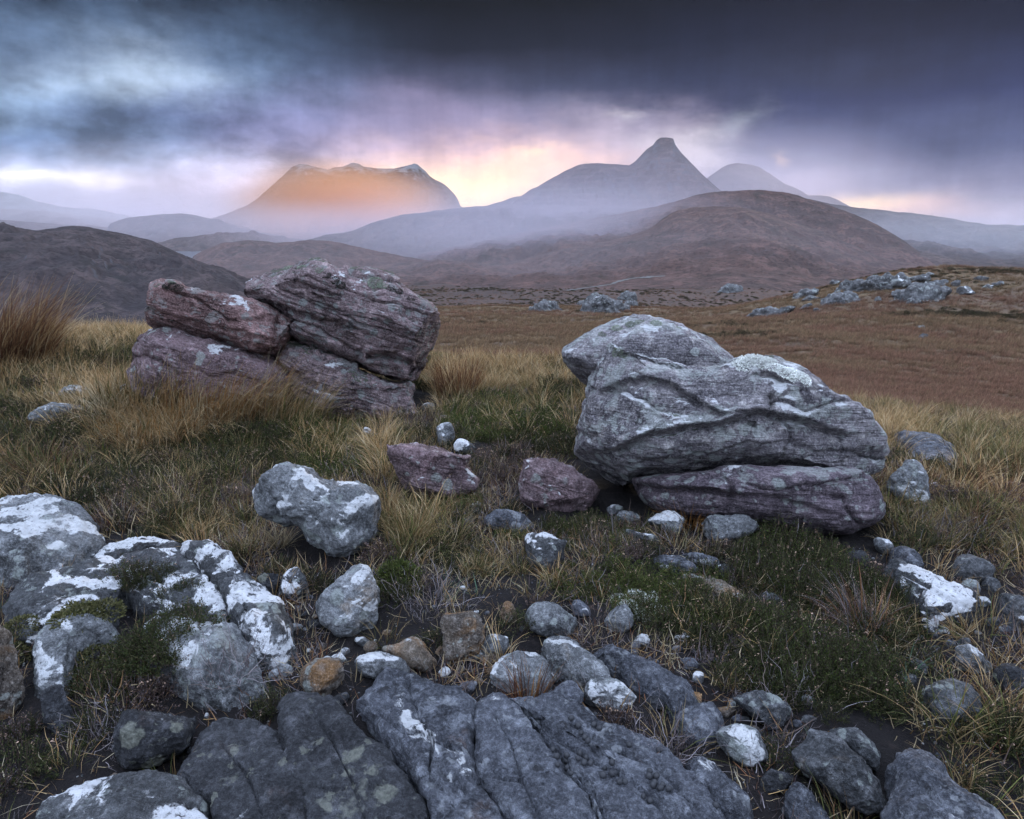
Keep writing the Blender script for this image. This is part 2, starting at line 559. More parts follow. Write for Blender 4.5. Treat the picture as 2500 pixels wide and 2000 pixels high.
def veg_mat(name, rough=0.75, trans=0.25, tint=(1, 1, 1, 1)):
    m, n, b = new_mat(name)
    at = n.n.new('ShaderNodeAttribute')
    at.attribute_name = 'col'
    oi = n.n.new('ShaderNodeObjectInfo')
    v = n.lerp(oi.outputs['Random'], 0, 1, 0.75, 1.2)
    c = n.mix(1.0, at.outputs['Color'], n.comb(v, v, v), 'MULTIPLY')
    n.l.new(c, b.inputs['Base Color'])
    b.inputs['Roughness'].default_value = rough
    b.inputs['Specular IOR Level'].default_value = 0.15
    tr = n.n.new('ShaderNodeBsdfTranslucent')
    n.l.new(c, tr.inputs['Color'])
    mx = n.n.new('ShaderNodeMixShader')
    mx.inputs[0].default_value = trans
    n.l.new(b.outputs[0], mx.inputs[1])
    n.l.new(tr.outputs[0], mx.inputs[2])
    out = [x for x in n.n if x.type == 'OUTPUT_MATERIAL'][0]
    n.l.new(mx.outputs[0], out.inputs['Surface'])
    return m


M['grass'] = veg_mat('dry_grass')
M['leaf'] = veg_mat('heather_leaf', trans=0.15)
M['twig'] = veg_mat('bare_twig', trans=0.0)


def ground_mat():
    m, n, b = new_mat('peat_and_moor')
    g = n.n.new('ShaderNodeNewGeometry')
    p = g.outputs['Position']
    at = n.n.new('ShaderNodeAttribute')
    at.attribute_name = 'zone'
    z = at.outputs['Fac']
    a = n.noise(p, 2.2, 8, 0.6)
    f1 = n.noise(p, 22.0, 6, 0.7)
    f2 = n.noise(p, 130.0, 4, 0.6)
    peat = n.mix(a, (0.004, 0.0037, 0.0045, 1), (0.017, 0.0135, 0.0135, 1))
    peat = n.mix(n.mul(n.step(f1, 0.52, 0.7), 0.5), peat, (0.035, 0.027, 0.024, 1))
    peat = n.mix(n.mul(n.step(f2, 0.7, 0.74), 0.6), peat, (0.16, 0.16, 0.165, 1))
    ps = n.vm('MULTIPLY', p, (0.5, 1.0, 1.0))
    b1 = n.noise(ps, 0.05, 6, 0.6)
    b2 = n.noise(ps, 0.5, 6, 0.65)
    b3 = n.noise(p, 3.0, 5, 0.65)
    field = n.mix(n.step(b1, 0.35, 0.65), (0.12, 0.084, 0.05, 1), (0.1, 0.068, 0.05, 1))
    field = n.mix(n.mul(n.step(b2, 0.45, 0.7), 0.7), field, (0.165, 0.12, 0.062, 1))
    field = n.mix(n.mul(n.step(b3, 0.5, 0.75), 0.5), field, (0.045, 0.035, 0.022, 1))
    c1 = n.noise(p, 0.004, 7, 0.62)
    c2 = n.noise(p, 0.03, 6, 0.65)
    c3 = n.noise(p, 0.2, 5, 0.65)
    moor = n.mix(n.step(c1, 0.38, 0.62), (0.074, 0.046, 0.038, 1), (0.056, 0.04, 0.035, 1))
    moor = n.mix(n.mul(n.step(c2, 0.46, 0.62), 0.85), moor, (0.078, 0.048, 0.037, 1))
    moor = n.mix(n.mul(n.step(c3, 0.47, 0.6), 0.7), moor, (0.03, 0.024, 0.024, 1))
    c = n.mix(n.m('MINIMUM', z, 1.0), peat, field)
    c = n.mix(n.m('SUBTRACT', z, 1.0, clamp=True), c, moor)
    n.l.new(c, b.inputs['Base Color'])
    b.inputs['Roughness'].default_value = 0.9
    h = n.add(n.mul(f1, 0.05), n.mul(f2, 0.012))
    bump(n, b, h, 1.0, 0.8)
    return m


def hill_mat(name, a, bcol, crag, crag_thr=0.6, sc=1.0, snow=None, relief=1.0):
    m, n, b = new_mat(name)
    g = n.n.new('ShaderNodeNewGeometry')
    p = g.outputs['Position']
    nz = n.sep(g.outputs['Normal'])[2]
    q = n.vm('SCALE', p, s=sc)
    n1 = n.noise(q, 0.0045, 7, 0.62)
    n2 = n.noise(q, 0.03, 6, 0.65)
    n3 = n.noise(q, 0.16, 4, 0.65)
    c = n.mix(n.step(n1, 0.36, 0.64), a, bcol)
    c = n.mix(n.mul(n.step(n2, 0.46, 0.64), 0.75), c, [x * 1.7 for x in a[:3]] + [1])
    c = n.mix(n.mul(n.step(n3, 0.48, 0.62), 0.65), c, [x * 0.4 for x in bcol[:3]] + [1])
    ng = n.noise(n.vm('MULTIPLY', q, (1.0, 1.0, 4.0)), 0.012, 6, 0.6, 1.0)
    c = n.mix(n.mul(n.step(ng, 0.56, 0.66), 0.6), c, [bcol[0] * 0.5, bcol[1] * 0.62, bcol[2] * 0.55, 1])
    cm = n.step(n.add(n.add(n.mul(n2, 0.55), n.mul(n3, 0.3)), n.mul(n.sub(0.95, nz), 0.9)), crag_thr, crag_thr + 0.12)
    c = n.mix(cm, c, n.mix(n3, [x * 0.6 for x in crag[:3]] + [1], crag))
    if snow is not None:
        z = n.sep(p)[2]
        sm = n.step(n.add(n.add(z, n.mul(n.sub(n2, 0.5), 420.0)), n.add(n.mul(n.sub(n1, 0.5), 160.0), n.mul(n.sub(nz, 0.8), 60.0))), snow, snow + 60.0)
        c = n.mix(n.mul(sm, 0.13), c, (0.7, 0.77, 0.82, 1))
    n.l.new(c, b.inputs['Base Color'])
    b.inputs['Roughness'].default_value = 0.95
    bump(n, b, n.add(n.mul(n2, 6.0 * relief), n.mul(n3, 1.6 * relief)), 1.0 / sc, 0.9)
    return m


M['ground'] = ground_mat()
M['moor_hill'] = hill_mat('red_brown_moor', (0.08, 0.047, 0.04, 1), (0.054, 0.037, 0.034, 1), (0.07, 0.07, 0.08, 1), 0.64)
M['dark_hill'] = hill_mat('dark_heather_hill', (0.046, 0.034, 0.034, 1), (0.03, 0.025, 0.028, 1), (0.075, 0.075, 0.085, 1), 0.60, sc=1.8)
M['far_hill'] = hill_mat('distant_hill', (0.07, 0.05, 0.045, 1), (0.05, 0.038, 0.036, 1), (0.085, 0.08, 0.085, 1), 0.62, sc=0.6)
M['snow_hill'] = hill_mat('snow_dusted_mountain', (0.085, 0.062, 0.055, 1), (0.06, 0.045, 0.042, 1), (0.1, 0.085, 0.08, 1), 0.62, sc=0.5, snow=420.0)
M['snow_far'] = hill_mat('snowy_range', (0.1, 0.1, 0.11, 1), (0.08, 0.08, 0.09, 1), (0.12, 0.12, 0.13, 1), 0.66, sc=0.4, snow=330.0)


def simple(name, col, rough=0.8, metal=0.0):
    m, n, b = new_mat(name)
    g = n.n.new('ShaderNodeTexCoord')
    nn = n.noise(g.outputs['Object'], 40.0, 5, 0.6)
    n.l.new(n.mix(nn, [c * 0.6 for c in col] + [1], [min(1, c * 1.35) for c in col] + [1]), b.inputs['Base Color'])
    b.inputs['Roughness'].default_value = rough
    return m


M['dropping'] = simple('dark_dropping', (0.035, 0.037, 0.042), 0.55)
M['track'] = simple('gravel_track', (0.13, 0.13, 0.125), 0.9)
wm_, n_, b_ = new_mat('loch_water')
b_.inputs['Base Color'].default_value = (0.02, 0.03, 0.04, 1)
b_.inputs['Roughness'].default_value = 0.3
b_.inputs['Specular IOR Level'].default_value = 0.5
g_ = n_.n.new('ShaderNodeNewGeometry')
bump(n_, b_, n_.noise(g_.outputs['Position'], 0.08, 4, 0.6), 1.2, 0.04)
M['water'] = wm_

# ------------------------------------------------------------------ the ground sheet
rr = np.concatenate([[0.02], np.geomspace(0.35, 12, 190), np.geomspace(12, 9500, 205)[1:]])
aa = np.concatenate([np.linspace(-180, -48, 40)[:-1], np.linspace(-48, 48, 470), np.linspace(48, 180, 40)[1:-1]])
RR, AA = np.meshgrid(rr, np.radians(aa), indexing='ij')
GX, GY = RR * np.sin(AA), RR * np.cos(AA)
GZ = ground(GX, GY)
me = mesh_np('ground', np.stack([GX, GY, GZ], -1).reshape(-1, 3), grid_quads(len(rr), len(aa), True)[:, ::-1], mat=M['ground'])
zn = sstep(RR + 1.5 * perlin(P3(GX.ravel() * .4, GY.ravel() * .4)).reshape(RR.shape), 6.0, 11.0) + sstep(RR + 30 * perlin(P3(GX.ravel() * .02, GY.ravel() * .02)).reshape(RR.shape), 95, 180)
add_attr(me, 'zone', zn.ravel())
link('ground', me, kind='structure', label='dark peat and tawny moorland ground running to the hills')


# ------------------------------------------------------------------ hills: a traced skyline set at its own distance, with real slopes
HILLS = {}


def hill(name, label, pts, D, Wf, Wb, mat, k=1.25, rows=60, step=0.16, rough=1.0, seed=0, crag=0.0, Dslope=0.0):
    us = np.array([p[0] for p in pts], float)
    vs = np.array([p[1] for p in pts], float)
    az = np.array([azel(u, v)[0] for u, v in pts])
    tan = np.array([math.tan(math.radians(azel(u, v)[1])) for u, v in pts])
    a = np.arange(az[0], az[-1], step)
    # smooth-ish interpolation of the skyline
    t = np.interp(a, az, tan)
    Dc = D * (1 + Dslope * (a - a.mean()) / 30.0) * (1 + 0.05 * perlin(P3(a * 0.12, seed * 3.3)))
    zr = 1.5 + t * Dc
    X0, Y0 = np.sin(np.radians(a)), np.cos(np.radians(a))
    zr = zr + rough * 0.006 * D * 0.35 * fbm(P3(a * 0.9, seed + 0.5), 5, 0.55) * 0.4
    H = np.maximum(0.0, zr - (ground(X0 * Dc, Y0 * Dc) - 3))
    edge = sstep(a, a[0], a[0] + 1.0) * (1 - sstep(a, a[-1] - 1.0, a[-1]))
    H = H * edge
    tf = np.linspace(1, 0, rows) ** 1.35
    tb = np.linspace(0, 1, max(10, rows // 4))[1:]
    tt = np.concatenate([tf, -tb])
    T, A = np.meshgrid(tt, a, indexing='ij')
    Rm = np.where(T > 0, Dc[None, :] - T * Wf, Dc[None, :] - T * Wb)
    X, Y = Rm * X0[None, :], Rm * Y0[None, :]
    prof = np.where(T > 0, (1 - np.abs(T)) ** k, (1 - np.abs(T)) ** 1.2)
    Hs = [H]
    for sg in (0.6, 1.6, 3.5):
        kw_ = np.exp(-0.5 * (np.arange(-int(3 * sg / step), int(3 * sg / step) + 1) * step / sg) ** 2)
        kw_ /= kw_.sum()
        pad = len(kw_) // 2
        Hs.append(np.convolve(np.pad(H, pad, mode='edge'), kw_, mode='valid'))
    Hs = np.stack(Hs)
    lv = np.clip(np.abs(T) * 7.0, 0, 2.999)
    i0 = lv.astype(int)
    fr_ = lv - i0
    ci = np.broadcast_to(np.arange(len(a))[None, :], T.shape)
    HH = Hs[i0, ci] * (1 - fr_) + Hs[np.minimum(i0 + 1, 3), ci] * fr_
    HH = np.where(T <= 0, np.minimum(HH, H[None, :]), HH)
    HH = np.where(T > 0, np.minimum(HH, np.maximum(H[None, :] * 1.02, 0.6 * HH)), HH)
    Z = ground(X, Y) - 3 + HH * prof
    # gullies and knolls on the slopes
    s = 1.0 / (0.07 * D)
    PX = P3(X.ravel() * s, Y.ravel() * s * 0.6, Z.ravel() * s * 0.3 + seed * 7.1)
    nz = fbm(PX, 6, 0.55).reshape(X.shape)
    rg = fbm(PX * 1.7 + 9.0, 5, 0.55, True).reshape(X.shape)
    amp = 0.012 * D * rough * np.clip(np.abs(T) * 5, 0.04, 1) * np.clip(prof * 3, 0, 1) * np.clip(H / (0.02 * D), 0, 1)[None, :]
    Z = Z + amp * (0.6 * nz + 0.35 * (rg - 0.6))
    if crag:
        cell = Z / (crag * D)
        fr = cell - np.floor(cell)
        Z = Z + crag * D * 0.45 * (sstep(fr, 0.25, 0.75) - fr) * np.clip(np.abs(T) * 8, 0, 1)
    me = mesh_np(name, np.stack([X, Y, Z], -1).reshape(-1, 3), grid_quads(len(tt), len(a)), mat=mat)
    o = link(name, me, kind='structure', label=label)
    HILLS[label] = me
    return me


hill('mountain', 'far snow covered range at the edge of the moor under pale cloud',
     [(-160, 400), (-60, 396), (0, 403), (40, 410), (80, 425), (130, 436), (200, 441), (260, 452), (330, 470), (380, 485)], 8600, 2200, 700, M['snow_far'], 1.2, 34, 0.25, 0.8, 1)
hill('hill', 'low blue hills beyond the loch beneath the snowy range',
     [(-160, 445), (0, 440), (60, 441), (130, 450), (200, 457), (250, 463), (320, 470), (420, 478), (520, 488)], 6600, 1500, 500, M['far_hill'], 1.1, 30, 0.22, 1.0, 2)
hill('hill', 'pale low hill line below the blue hills at the valley end',
     [(-160, 462), (0, 461), (60, 468), (140, 474), (220, 478), (300, 484), (360, 489)], 5200, 1000, 400, M['far_hill'], 1.1, 26, 0.22, 1.0, 3)
CUL = [(400, 478), (430, 464), (470, 452), (495, 443), (520, 432), (540, 418), (560, 402), (575, 389), (590, 376), (603, 364), (615, 352), (632, 345), (645, 346), (660, 350), (690, 357),
       (705, 353), (720, 352), (733, 346), (745, 343), (755, 345), (765, 351), (780, 353), (800, 356), (830, 357), (845, 352), (858, 349), (872, 345), (880, 347), (888, 354), (895, 359),
       (905, 370), (915, 377), (930, 385), (940, 393), (950, 403), (960, 413), (966, 424), (969, 434), (990, 446), (1030, 462), (1080, 480)]
hill('mountain', 'broad flat topped mountain with snow dusted summits behind orange tinted rain',
     CUL, 5600, 1500, 900, M['snow_hill'], 1.25, 80, 0.08, 1.2, 4, 0.008)
hill('mountain', 'small orange tinted slope showing between the two main mountains',
     [(985, 455), (1010, 440), (1030, 432), (1060, 423), (1085, 415), (1120, 412), (1170, 430), (1230, 460)], 7200, 1000, 700, M['far_hill'], 1.2, 24, 0.15, 0.8, 5)
hill('hill', 'rounded hill at the foot of the flat topped mountain above the loch',
     [(200, 485), (232, 471), (260, 461), (330, 452), (380, 449), (410, 453), (440, 460), (480, 470), (540, 482), (620, 494), (700, 500)], 4700, 900, 500, M['far_hill'], 1.1, 36, 0.16, 1.0, 6)
hill('mountain', 'pale domed mountain half hidden behind the brown moor hill',
     [(1440, 420), (1470, 392), (1490, 375), (1507, 362), (1520, 353), (1535, 346), (1550, 344), (1580, 347), (1600, 353), (1620, 365), (1640, 380), (1655, 389), (1670, 394), (1690, 404), (1700, 411),
      (1725, 412), (1745, 413), (1765, 422), (1790, 435), (1830, 448), (1880, 465), (1940, 485)], 5200, 1300, 800, M['far_hill'], 1.25, 44, 0.12, 0.6, 7)
STAC = [(1010, 470), (1040, 452), (1075, 432), (1100, 412), (1118, 400), (1130, 395), (1150, 383), (1170, 372), (1195, 358), (1215, 348), (1232, 345), (1260, 343), (1290, 346), (1325, 348), (1338, 338),
        (1350, 326), (1362, 314), (1375, 306), (1382, 296), (1390, 291), (1402, 289), (1412, 290), (1418, 293), (1421, 303), (1427, 312), (1436, 324), (1442, 331), (1452, 341), (1465, 353), (1480, 369),
        (1497, 384), (1515, 399), (1545, 417), (1590, 438), (1650, 462), (1710, 485)]
hill('mountain', 'sharp peaked mountain with a castle like summit knob',
     STAC, 3300, 1150, 800, M['far_hill'], 1.35, 100, 0.07, 1.0, 8, 0.008)
hill('hill', 'long hazy foothill running up to the sharp peak',
     [(620, 512), (690, 495), (740, 487), (780, 471), (810, 462), (850, 452), (900, 446), (930, 443), (945, 440), (1000, 435), (1075, 431), (1150, 432), (1250, 434), (1350, 436), (1450, 440), (1560, 452), (1660, 470)], 2650, 900, 500, M['far_hill'], 1.05, 50, 0.1, 0.9, 9, 0.004)
hill('hill', 'long low ridge falling away to the right edge behind the valley',
     [(1640, 430), (1700, 419), (1750, 430), (1790, 436), (1830, 440), (1900, 447), (1950, 453), (1990, 458), (2030, 466), (2060, 470), (2110, 480), (2160, 488), (2260, 500), (2360, 520)], 2500, 800, 500, M['far_hill'], 1.1, 50, 0.1, 0.9, 10)
hill('hill', 'faint distant skyline hill at the end of the right ridge',
     [(1990, 480), (2060, 472), (2120, 474), (2160, 477), (2260, 480), (2360, 492)], 7500, 900, 500, M['far_hill'], 1.1, 16, 0.25, 0.8, 11)
hill('hill', 'low brown hill on the far shore of the loch',
     [(280, 525), (330, 512), (370, 502), (410, 498), (450, 493), (500, 490), (540, 490), (570, 497), (620, 503), (680, 508), (740, 512), (800, 520)], 3700, 450, 300, M['far_hill'], 1.0, 30, 0.12, 1.0, 12)
hill('hill', 'knobbly brown hill on the near shore of the loch',
     [(380, 560), (400, 543), (430, 527), (470, 513), (520, 506), (550, 508), (580, 511), (620, 509), (650, 506), (690, 508), (720, 512), (780, 526), (850, 540), (900, 548), (960, 555)], 1700, 480, 250, M['moor_hill'], 1.0, 44, 0.1, 0.8, 13)
hill('hill', 'rounded red brown moor hill in front of the domed mountain',
     [(860, 540), (950, 520), (1050, 500), (1150, 480), (1250, 460), (1330, 445), (1385, 434), (1420, 425), (1470, 410), (1495, 406), (1520, 403), (1560, 401), (1600, 400), (1650, 405), (1680, 412), (1700, 419), (1750, 434), (1800, 452), (1850, 475), (1900, 505), (1950, 540), (2010, 572)], 1950, 600, 400, M['moor_hill'], 1.15, 60, 0.08, 0.8, 14, 0.003)
hill('hill', 'craggy brown spur rising from the moor below the rounded hill',
     [(830, 590), (900, 578), (1000, 562), (1100, 546), (1200, 522), (1290, 505), (1340, 492), (1370, 480), (1385, 470), (1395, 461), (1412, 450), (1430, 442), (1460, 437), (1500, 434), (1560, 437), (1620, 450), (1680, 470), (1760, 500), (1850, 540), (1930, 560), (2000, 574)], 1500, 820, 300, M['moor_hill'], 1.25, 84, 0.08, 0.75, 15, 0.003)
hill('hill', 'small rocky knoll on the misty moor below the sharp peak',
     [(1050, 545), (1080, 536), (1100, 528), (1118, 518), (1130, 514), (1150, 517), (1180, 520), (1220, 524), (1270, 540)], 1750, 200, 150, M['moor_hill'], 1.0, 24, 0.08, 0.7, 16)
hill('hill', 'hummocky brown rise on the moor behind the largest boulder',
     [(740, 600), (770, 582), (785, 567), (805, 559), (830, 555), (860, 553), (900, 551), (960, 550), (1020, 556), (1100, 570), (1180, 586)], 1150, 240, 160, M['moor_hill'], 0.9, 36, 0.08, 0.7, 17)
hill('hill', 'dark heather covered hill rising behind the leaning boulder pile',
     [(-260, 480), (-160, 470), (-60, 474), (0, 475), (40, 480), (75, 486), (110, 482), (150, 476), (175, 477), (200, 482), (230, 486), (260, 492), (300, 502), (330, 511), (355, 521), (380, 532), (405, 544), (430, 555), (470, 572), (530, 598), (600, 625)], 720, 420, 250, M['dark_hill'], 0.95, 72, 0.1, 1.25, 18)

# ------------------------------------------------------------------ loch and track
wa = np.radians(np.linspace(azel(230, 530)[0], azel(760, 530)[0], 30))
WX = np.stack([np.sin(wa) * 2350, np.cos(wa) * 2350], -1)
WY = np.stack([np.sin(wa) * 3600, np.cos(wa) * 3600], -1)
zl = -77.0
wv_ = np.concatenate([np.c_[WX, np.full(30, zl)], np.c_[WY, np.full(30, zl)]])
link('loch', mesh_np('loch', wv_, grid_quads(2, 30)[:, ::-1], mat=M['water']), kind='structure', label='pale loch lying between the brown hills')

bvhs = []
for _k in ('craggy brown spur rising from the moor below the rounded hill', 'hummocky brown rise on the moor behind the largest boulder'):
    _hm = HILLS[_k]
    _vv = np.empty(len(_hm.vertices) * 3, np.float32)
    _hm.vertices.foreach_get('co', _vv)
    _pp = np.empty(len(_hm.loops), np.int32)
    _hm.loops.foreach_get('vertex_index', _pp)
    bvhs.append(BVHTree.FromPolygons([Vector(v) for v in _vv.reshape(-1, 3)], _pp.reshape(-1, 4).tolist()))


def far_hit(u, v):
    d = ray(u, v)
    g = hit(u, v)
    for t in bvhs:
        p = t.ray_cast(Vector(CAM), Vector(d))
        if p[0] is not None and p[3] < np.linalg.norm(g - CAM):
            g = np.array(p[0])
    return g


def drape(x, y):
    z = float(ground(np.array([x]), np.array([y]))[0])
    for t in bvhs:
        p = t.ray_cast(Vector((x, y, 900.0)), Vector((0, 0, -1)))
        if p[0] is not None:
            z = max(z, p[0].z)
    return z


def ribbon(name, label, px, width, mat, lift=0.5):
    px = np.array(px, float)
    t = np.linspace(0, len(px) - 1, 14 * len(px))
    uu = np.interp(t, np.arange(len(px)), px[:, 0])
    vv = np.interp(t, np.arange(len(px)), px[:, 1])
    pts = np.array([far_hit(a, b) for a, b in zip(uu, vv)])
    tg = np.gradient(pts, axis=0)
    nrm = np.stack([-tg[:, 1], tg[:, 0]], -1)
    nrm /= np.linalg.norm(nrm, axis=1)[:, None] + 1e-9
    rows = []
    for k in np.linspace(-0.5, 0.5, 5):
        q = pts[:, :2] + nrm * width * k
        rows.append([(x, y, drape(x, y) + lift) for x, y in q])
    return link(name, mesh_np(name, np.array(rows).reshape(-1, 3), grid_quads(5, len(pts))[:, ::-1], mat=mat), kind='structure', label=label)


ribbon('track', 'pale gravel track winding over the brown moor', [(1195, 613), (1240, 606), (1285, 600), (1300, 594), (1325, 588), (1365, 584), (1400, 582)], 6.0, M['track'], 0.5)


# ------------------------------------------------------------------ air: haze box and banks of mist
def vol_mat(name, col, density, aniso=0.2, soft=False):
    m = bpy.data.materials.new(name)
    m.use_nodes = True
    nt = m.node_tree
    nt.nodes.clear()
    n = Nodes(nt)
    out = nt.nodes.new('ShaderNodeOutputMaterial')
    v = nt.nodes.new('ShaderNodeVolumePrincipled')
    v.inputs['Color'].default_value = col
    v.inputs['Density'].default_value = density
    v.inputs['Anisotropy'].default_value = aniso
    if soft:
        t = nt.nodes.new('ShaderNodeTexCoord')
        r = n.vm('LENGTH', t.outputs['Object'])
        fall = n.m('POWER', n.m('SUBTRACT', 1.0, n.mul(r, r), clamp=True), 1.6)
        nt.links.new(n.mul(fall, density), v.inputs['Density'])
    nt.links.new(v.outputs[0], out.inputs['Volume'])
    return m


HAZE_DENSITY = 0.7e-5
hx, hy0, hy1, hz0, hz1 = 9700.0, -9700.0, 9700.0, -120.0, 900.0
hv = [(x, y, z) for z in (hz0, hz1) for y in (hy0, hy1) for x in (-hx, hx)]
hq = [(0, 2, 3, 1), (4, 5, 7, 6), (0, 1, 5, 4), (2, 6, 7, 3), (0, 4, 6, 2), (1, 3, 7, 5)]
link('haze', mesh_np('haze', hv, hq, smooth=False, mat=vol_mat('haze_air', (0.86, 0.88, 1.0, 1), HAZE_DENSITY, 0.0)), kind='stuff', label='thin lilac haze hanging over the whole moor')


def ico_np(sub=3):
    import bmesh
    bm = bmesh.new()
    bmesh.ops.create_icosphere(bm, subdivisions=sub, radius=1.0)
    me = bpy.data.meshes.new('mist')
    bm.to_mesh(me)
    bm.free()
    return me


def mist(name, label, u, v, D, radii, col, tau, aniso=0.3):
    a, e = azel(u, v)
    p = (math.sin(math.radians(a)) * D, math.cos(math.radians(a)) * D, 1.5 + math.tan(math.radians(e)) * D)
    me = ico_np()
    dens = tau / (2 * radii[1] * 0.62)
    me.materials.append(vol_mat(name + '_air', col, dens, aniso, True))
    o = link(name, me, p, kind='stuff', label=label)
    o.scale = radii
    o.rotation_euler = (0, 0, -math.radians(a))
    return o


mist('rain_shaft', 'rain veil tinted sunlit orange, falling before the flat topped mountain', 720, 432, 4450, (780, 420, 290), (1.0, 0.57, 0.30, 1), 2.2, 0.5)  # orange of the sun glow is put into the veil's scatter colour
mist('rain_shaft', 'pink edge of the sunlit tinted rain veil beside the flat topped mountain', 560, 440, 4700, (1500, 250, 330), (1.0, 0.76, 0.74, 1), 0.5, 0.3)  # fringe of the glow, its warm light likewise tinted into the volume
mist('mist', 'lilac mist filling the valley below the sharp peak', 1090, 480, 1760, (760, 200, 150), (0.92, 0.87, 1.0, 1), 0.62, 0.0)
mist('mist', 'pale mist drifting across the slopes of the sharp peak', 1330, 415, 2450, (900, 160, 280), (0.94, 0.87, 1.0, 1), 0.34, 0.0)
mist('mist', 'mist along the valley below the flat topped mountain', 800, 490, 3000, (900, 300, 150), (0.97, 0.86, 0.98, 1), 0.5, 0.0)
mist('mist', 'blue mist in the valley under the right hand ridge', 2020, 515, 2050, (700, 220, 150), (0.88, 0.9, 1.0, 1), 0.55, 0.0)
mist('mist', 'pale rain haze hanging over the far left hills', 250, 430, 6000, (2200, 500, 520), (0.95, 0.93, 1.0, 1), 0.6, 0.0)
mist('mist', 'rosy rain veil before the domed mountain', 1650, 400, 4400, (900, 300, 420), (1.0, 0.9, 0.95, 1), 0.5, 0.1)
mist('mist', 'thin lilac air over the brown moor and nearer hills', 1000, 545, 1000, (1100, 160, 110), (0.92, 0.90, 1.0, 1), 0.12, 0.0)
mist('mist', 'lilac mist over the low hills around the loch', 330, 470, 3900, (1300, 200, 190), (0.95, 0.9, 1.0, 1), 0.5, 0.0)

# ------------------------------------------------------------------ rocks
def parse(s):
    return np.array([[float(c) for c in p.split(',')] for p in s.split()])


def catmull(P, n):
    K = len(P)
    seg = np.linspace(0, K, n * 4, endpoint=False)
    i = seg.astype(int)
    t = (seg - i)[:, None]
    p0, p1, p2, p3 = P[(i - 1) % K], P[i % K], P[(i + 1) % K], P[(i + 2) % K]
    tau = 0.42
    a = p1
    b = tau * (p2 - p0)
    c = 2 * tau * p0 + (tau - 3) * p1 + (3 - 2 * tau) * p2 - tau * p3
    d = -tau * p0 + (2 - tau) * p1 + (tau - 2) * p2 + tau * p3
    Q = a + b * t + c * t * t + d * t ** 3
    L = np.concatenate([[0], np.cumsum(np.linalg.norm(np.diff(np.vstack([Q, Q[:1]]), axis=0), axis=1))])
    s = np.linspace(0, L[-1], n, endpoint=False)
    Q2 = np.vstack([Q, Q[:1]])
    return np.stack([np.interp(s, L, Q2[:, k]) for k in range(Q.shape[1])], -1)


def centroid(P):
    x, y = P[:, 0], P[:, 1]
    x2, y2 = np.roll(x, -1), np.roll(y, -1)
    cr = x * y2 - x2 * y
    A = cr.sum() / 2
    return np.array([((x + x2) * cr).sum() / (6 * A), ((y + y2) * cr).sum() / (6 * A)]), abs(A)


def rings(n, M, R, T):
    ph = np.linspace(-math.pi / 2, math.pi / 2, 2001)
    s = np.abs(np.cos(ph)) ** (2 / n)
    d = np.sign(ph) * np.abs(np.sin(ph)) ** (2 / n)
    L = np.concatenate([[0], np.cumsum(np.hypot(np.diff(s) * R, np.diff(d) * T))])
    q = np.linspace(0, L[-1], M)
    s2, d2 = np.interp(q, L, s), np.interp(q, L, d)
    s2[0] = s2[-1] = 0.0
    return s2, d2


def grid_normals(V, ref):
    """normals of a ring grid (rows x cols x 3), cols wrap"""
    dr = np.gradient(V, axis=0)
    dc = np.roll(V, -1, 1) - np.roll(V, 1, 1)
    n = np.cross(dc, dr)
    ln = np.linalg.norm(n, axis=2, keepdims=True)
    n = n / (ln + 1e-12)
    n[0] = -ref
    n[-1] = ref
    c = V.mean((0, 1))
    if ((V - c) * n).sum() < 0:
        n = -n
        n[0] = -ref
        n[-1] = ref
    return n


def seg_dist(u, v, pl):
    """distance in pixels to a polyline, and signed side (positive above it in the picture)"""
    best = np.full(u.shape, 1e9)
    side = np.zeros(u.shape)
    for (x0, y0), (x1, y1) in zip(pl[:-1], pl[1:]):
        dx, dy = x1 - x0, y1 - y0
        t = np.clip(((u - x0) * dx + (v - y0) * dy) / (dx * dx + dy * dy), 0, 1)
        px, py = x0 + t * dx, y0 + t * dy
        d = np.hypot(u - px, v - py)
        sgn = np.sign(py - v)
        m = d < best
        best[m] = d[m]
        side[m] = sgn[m]
    return best, side


TRIS = [0]


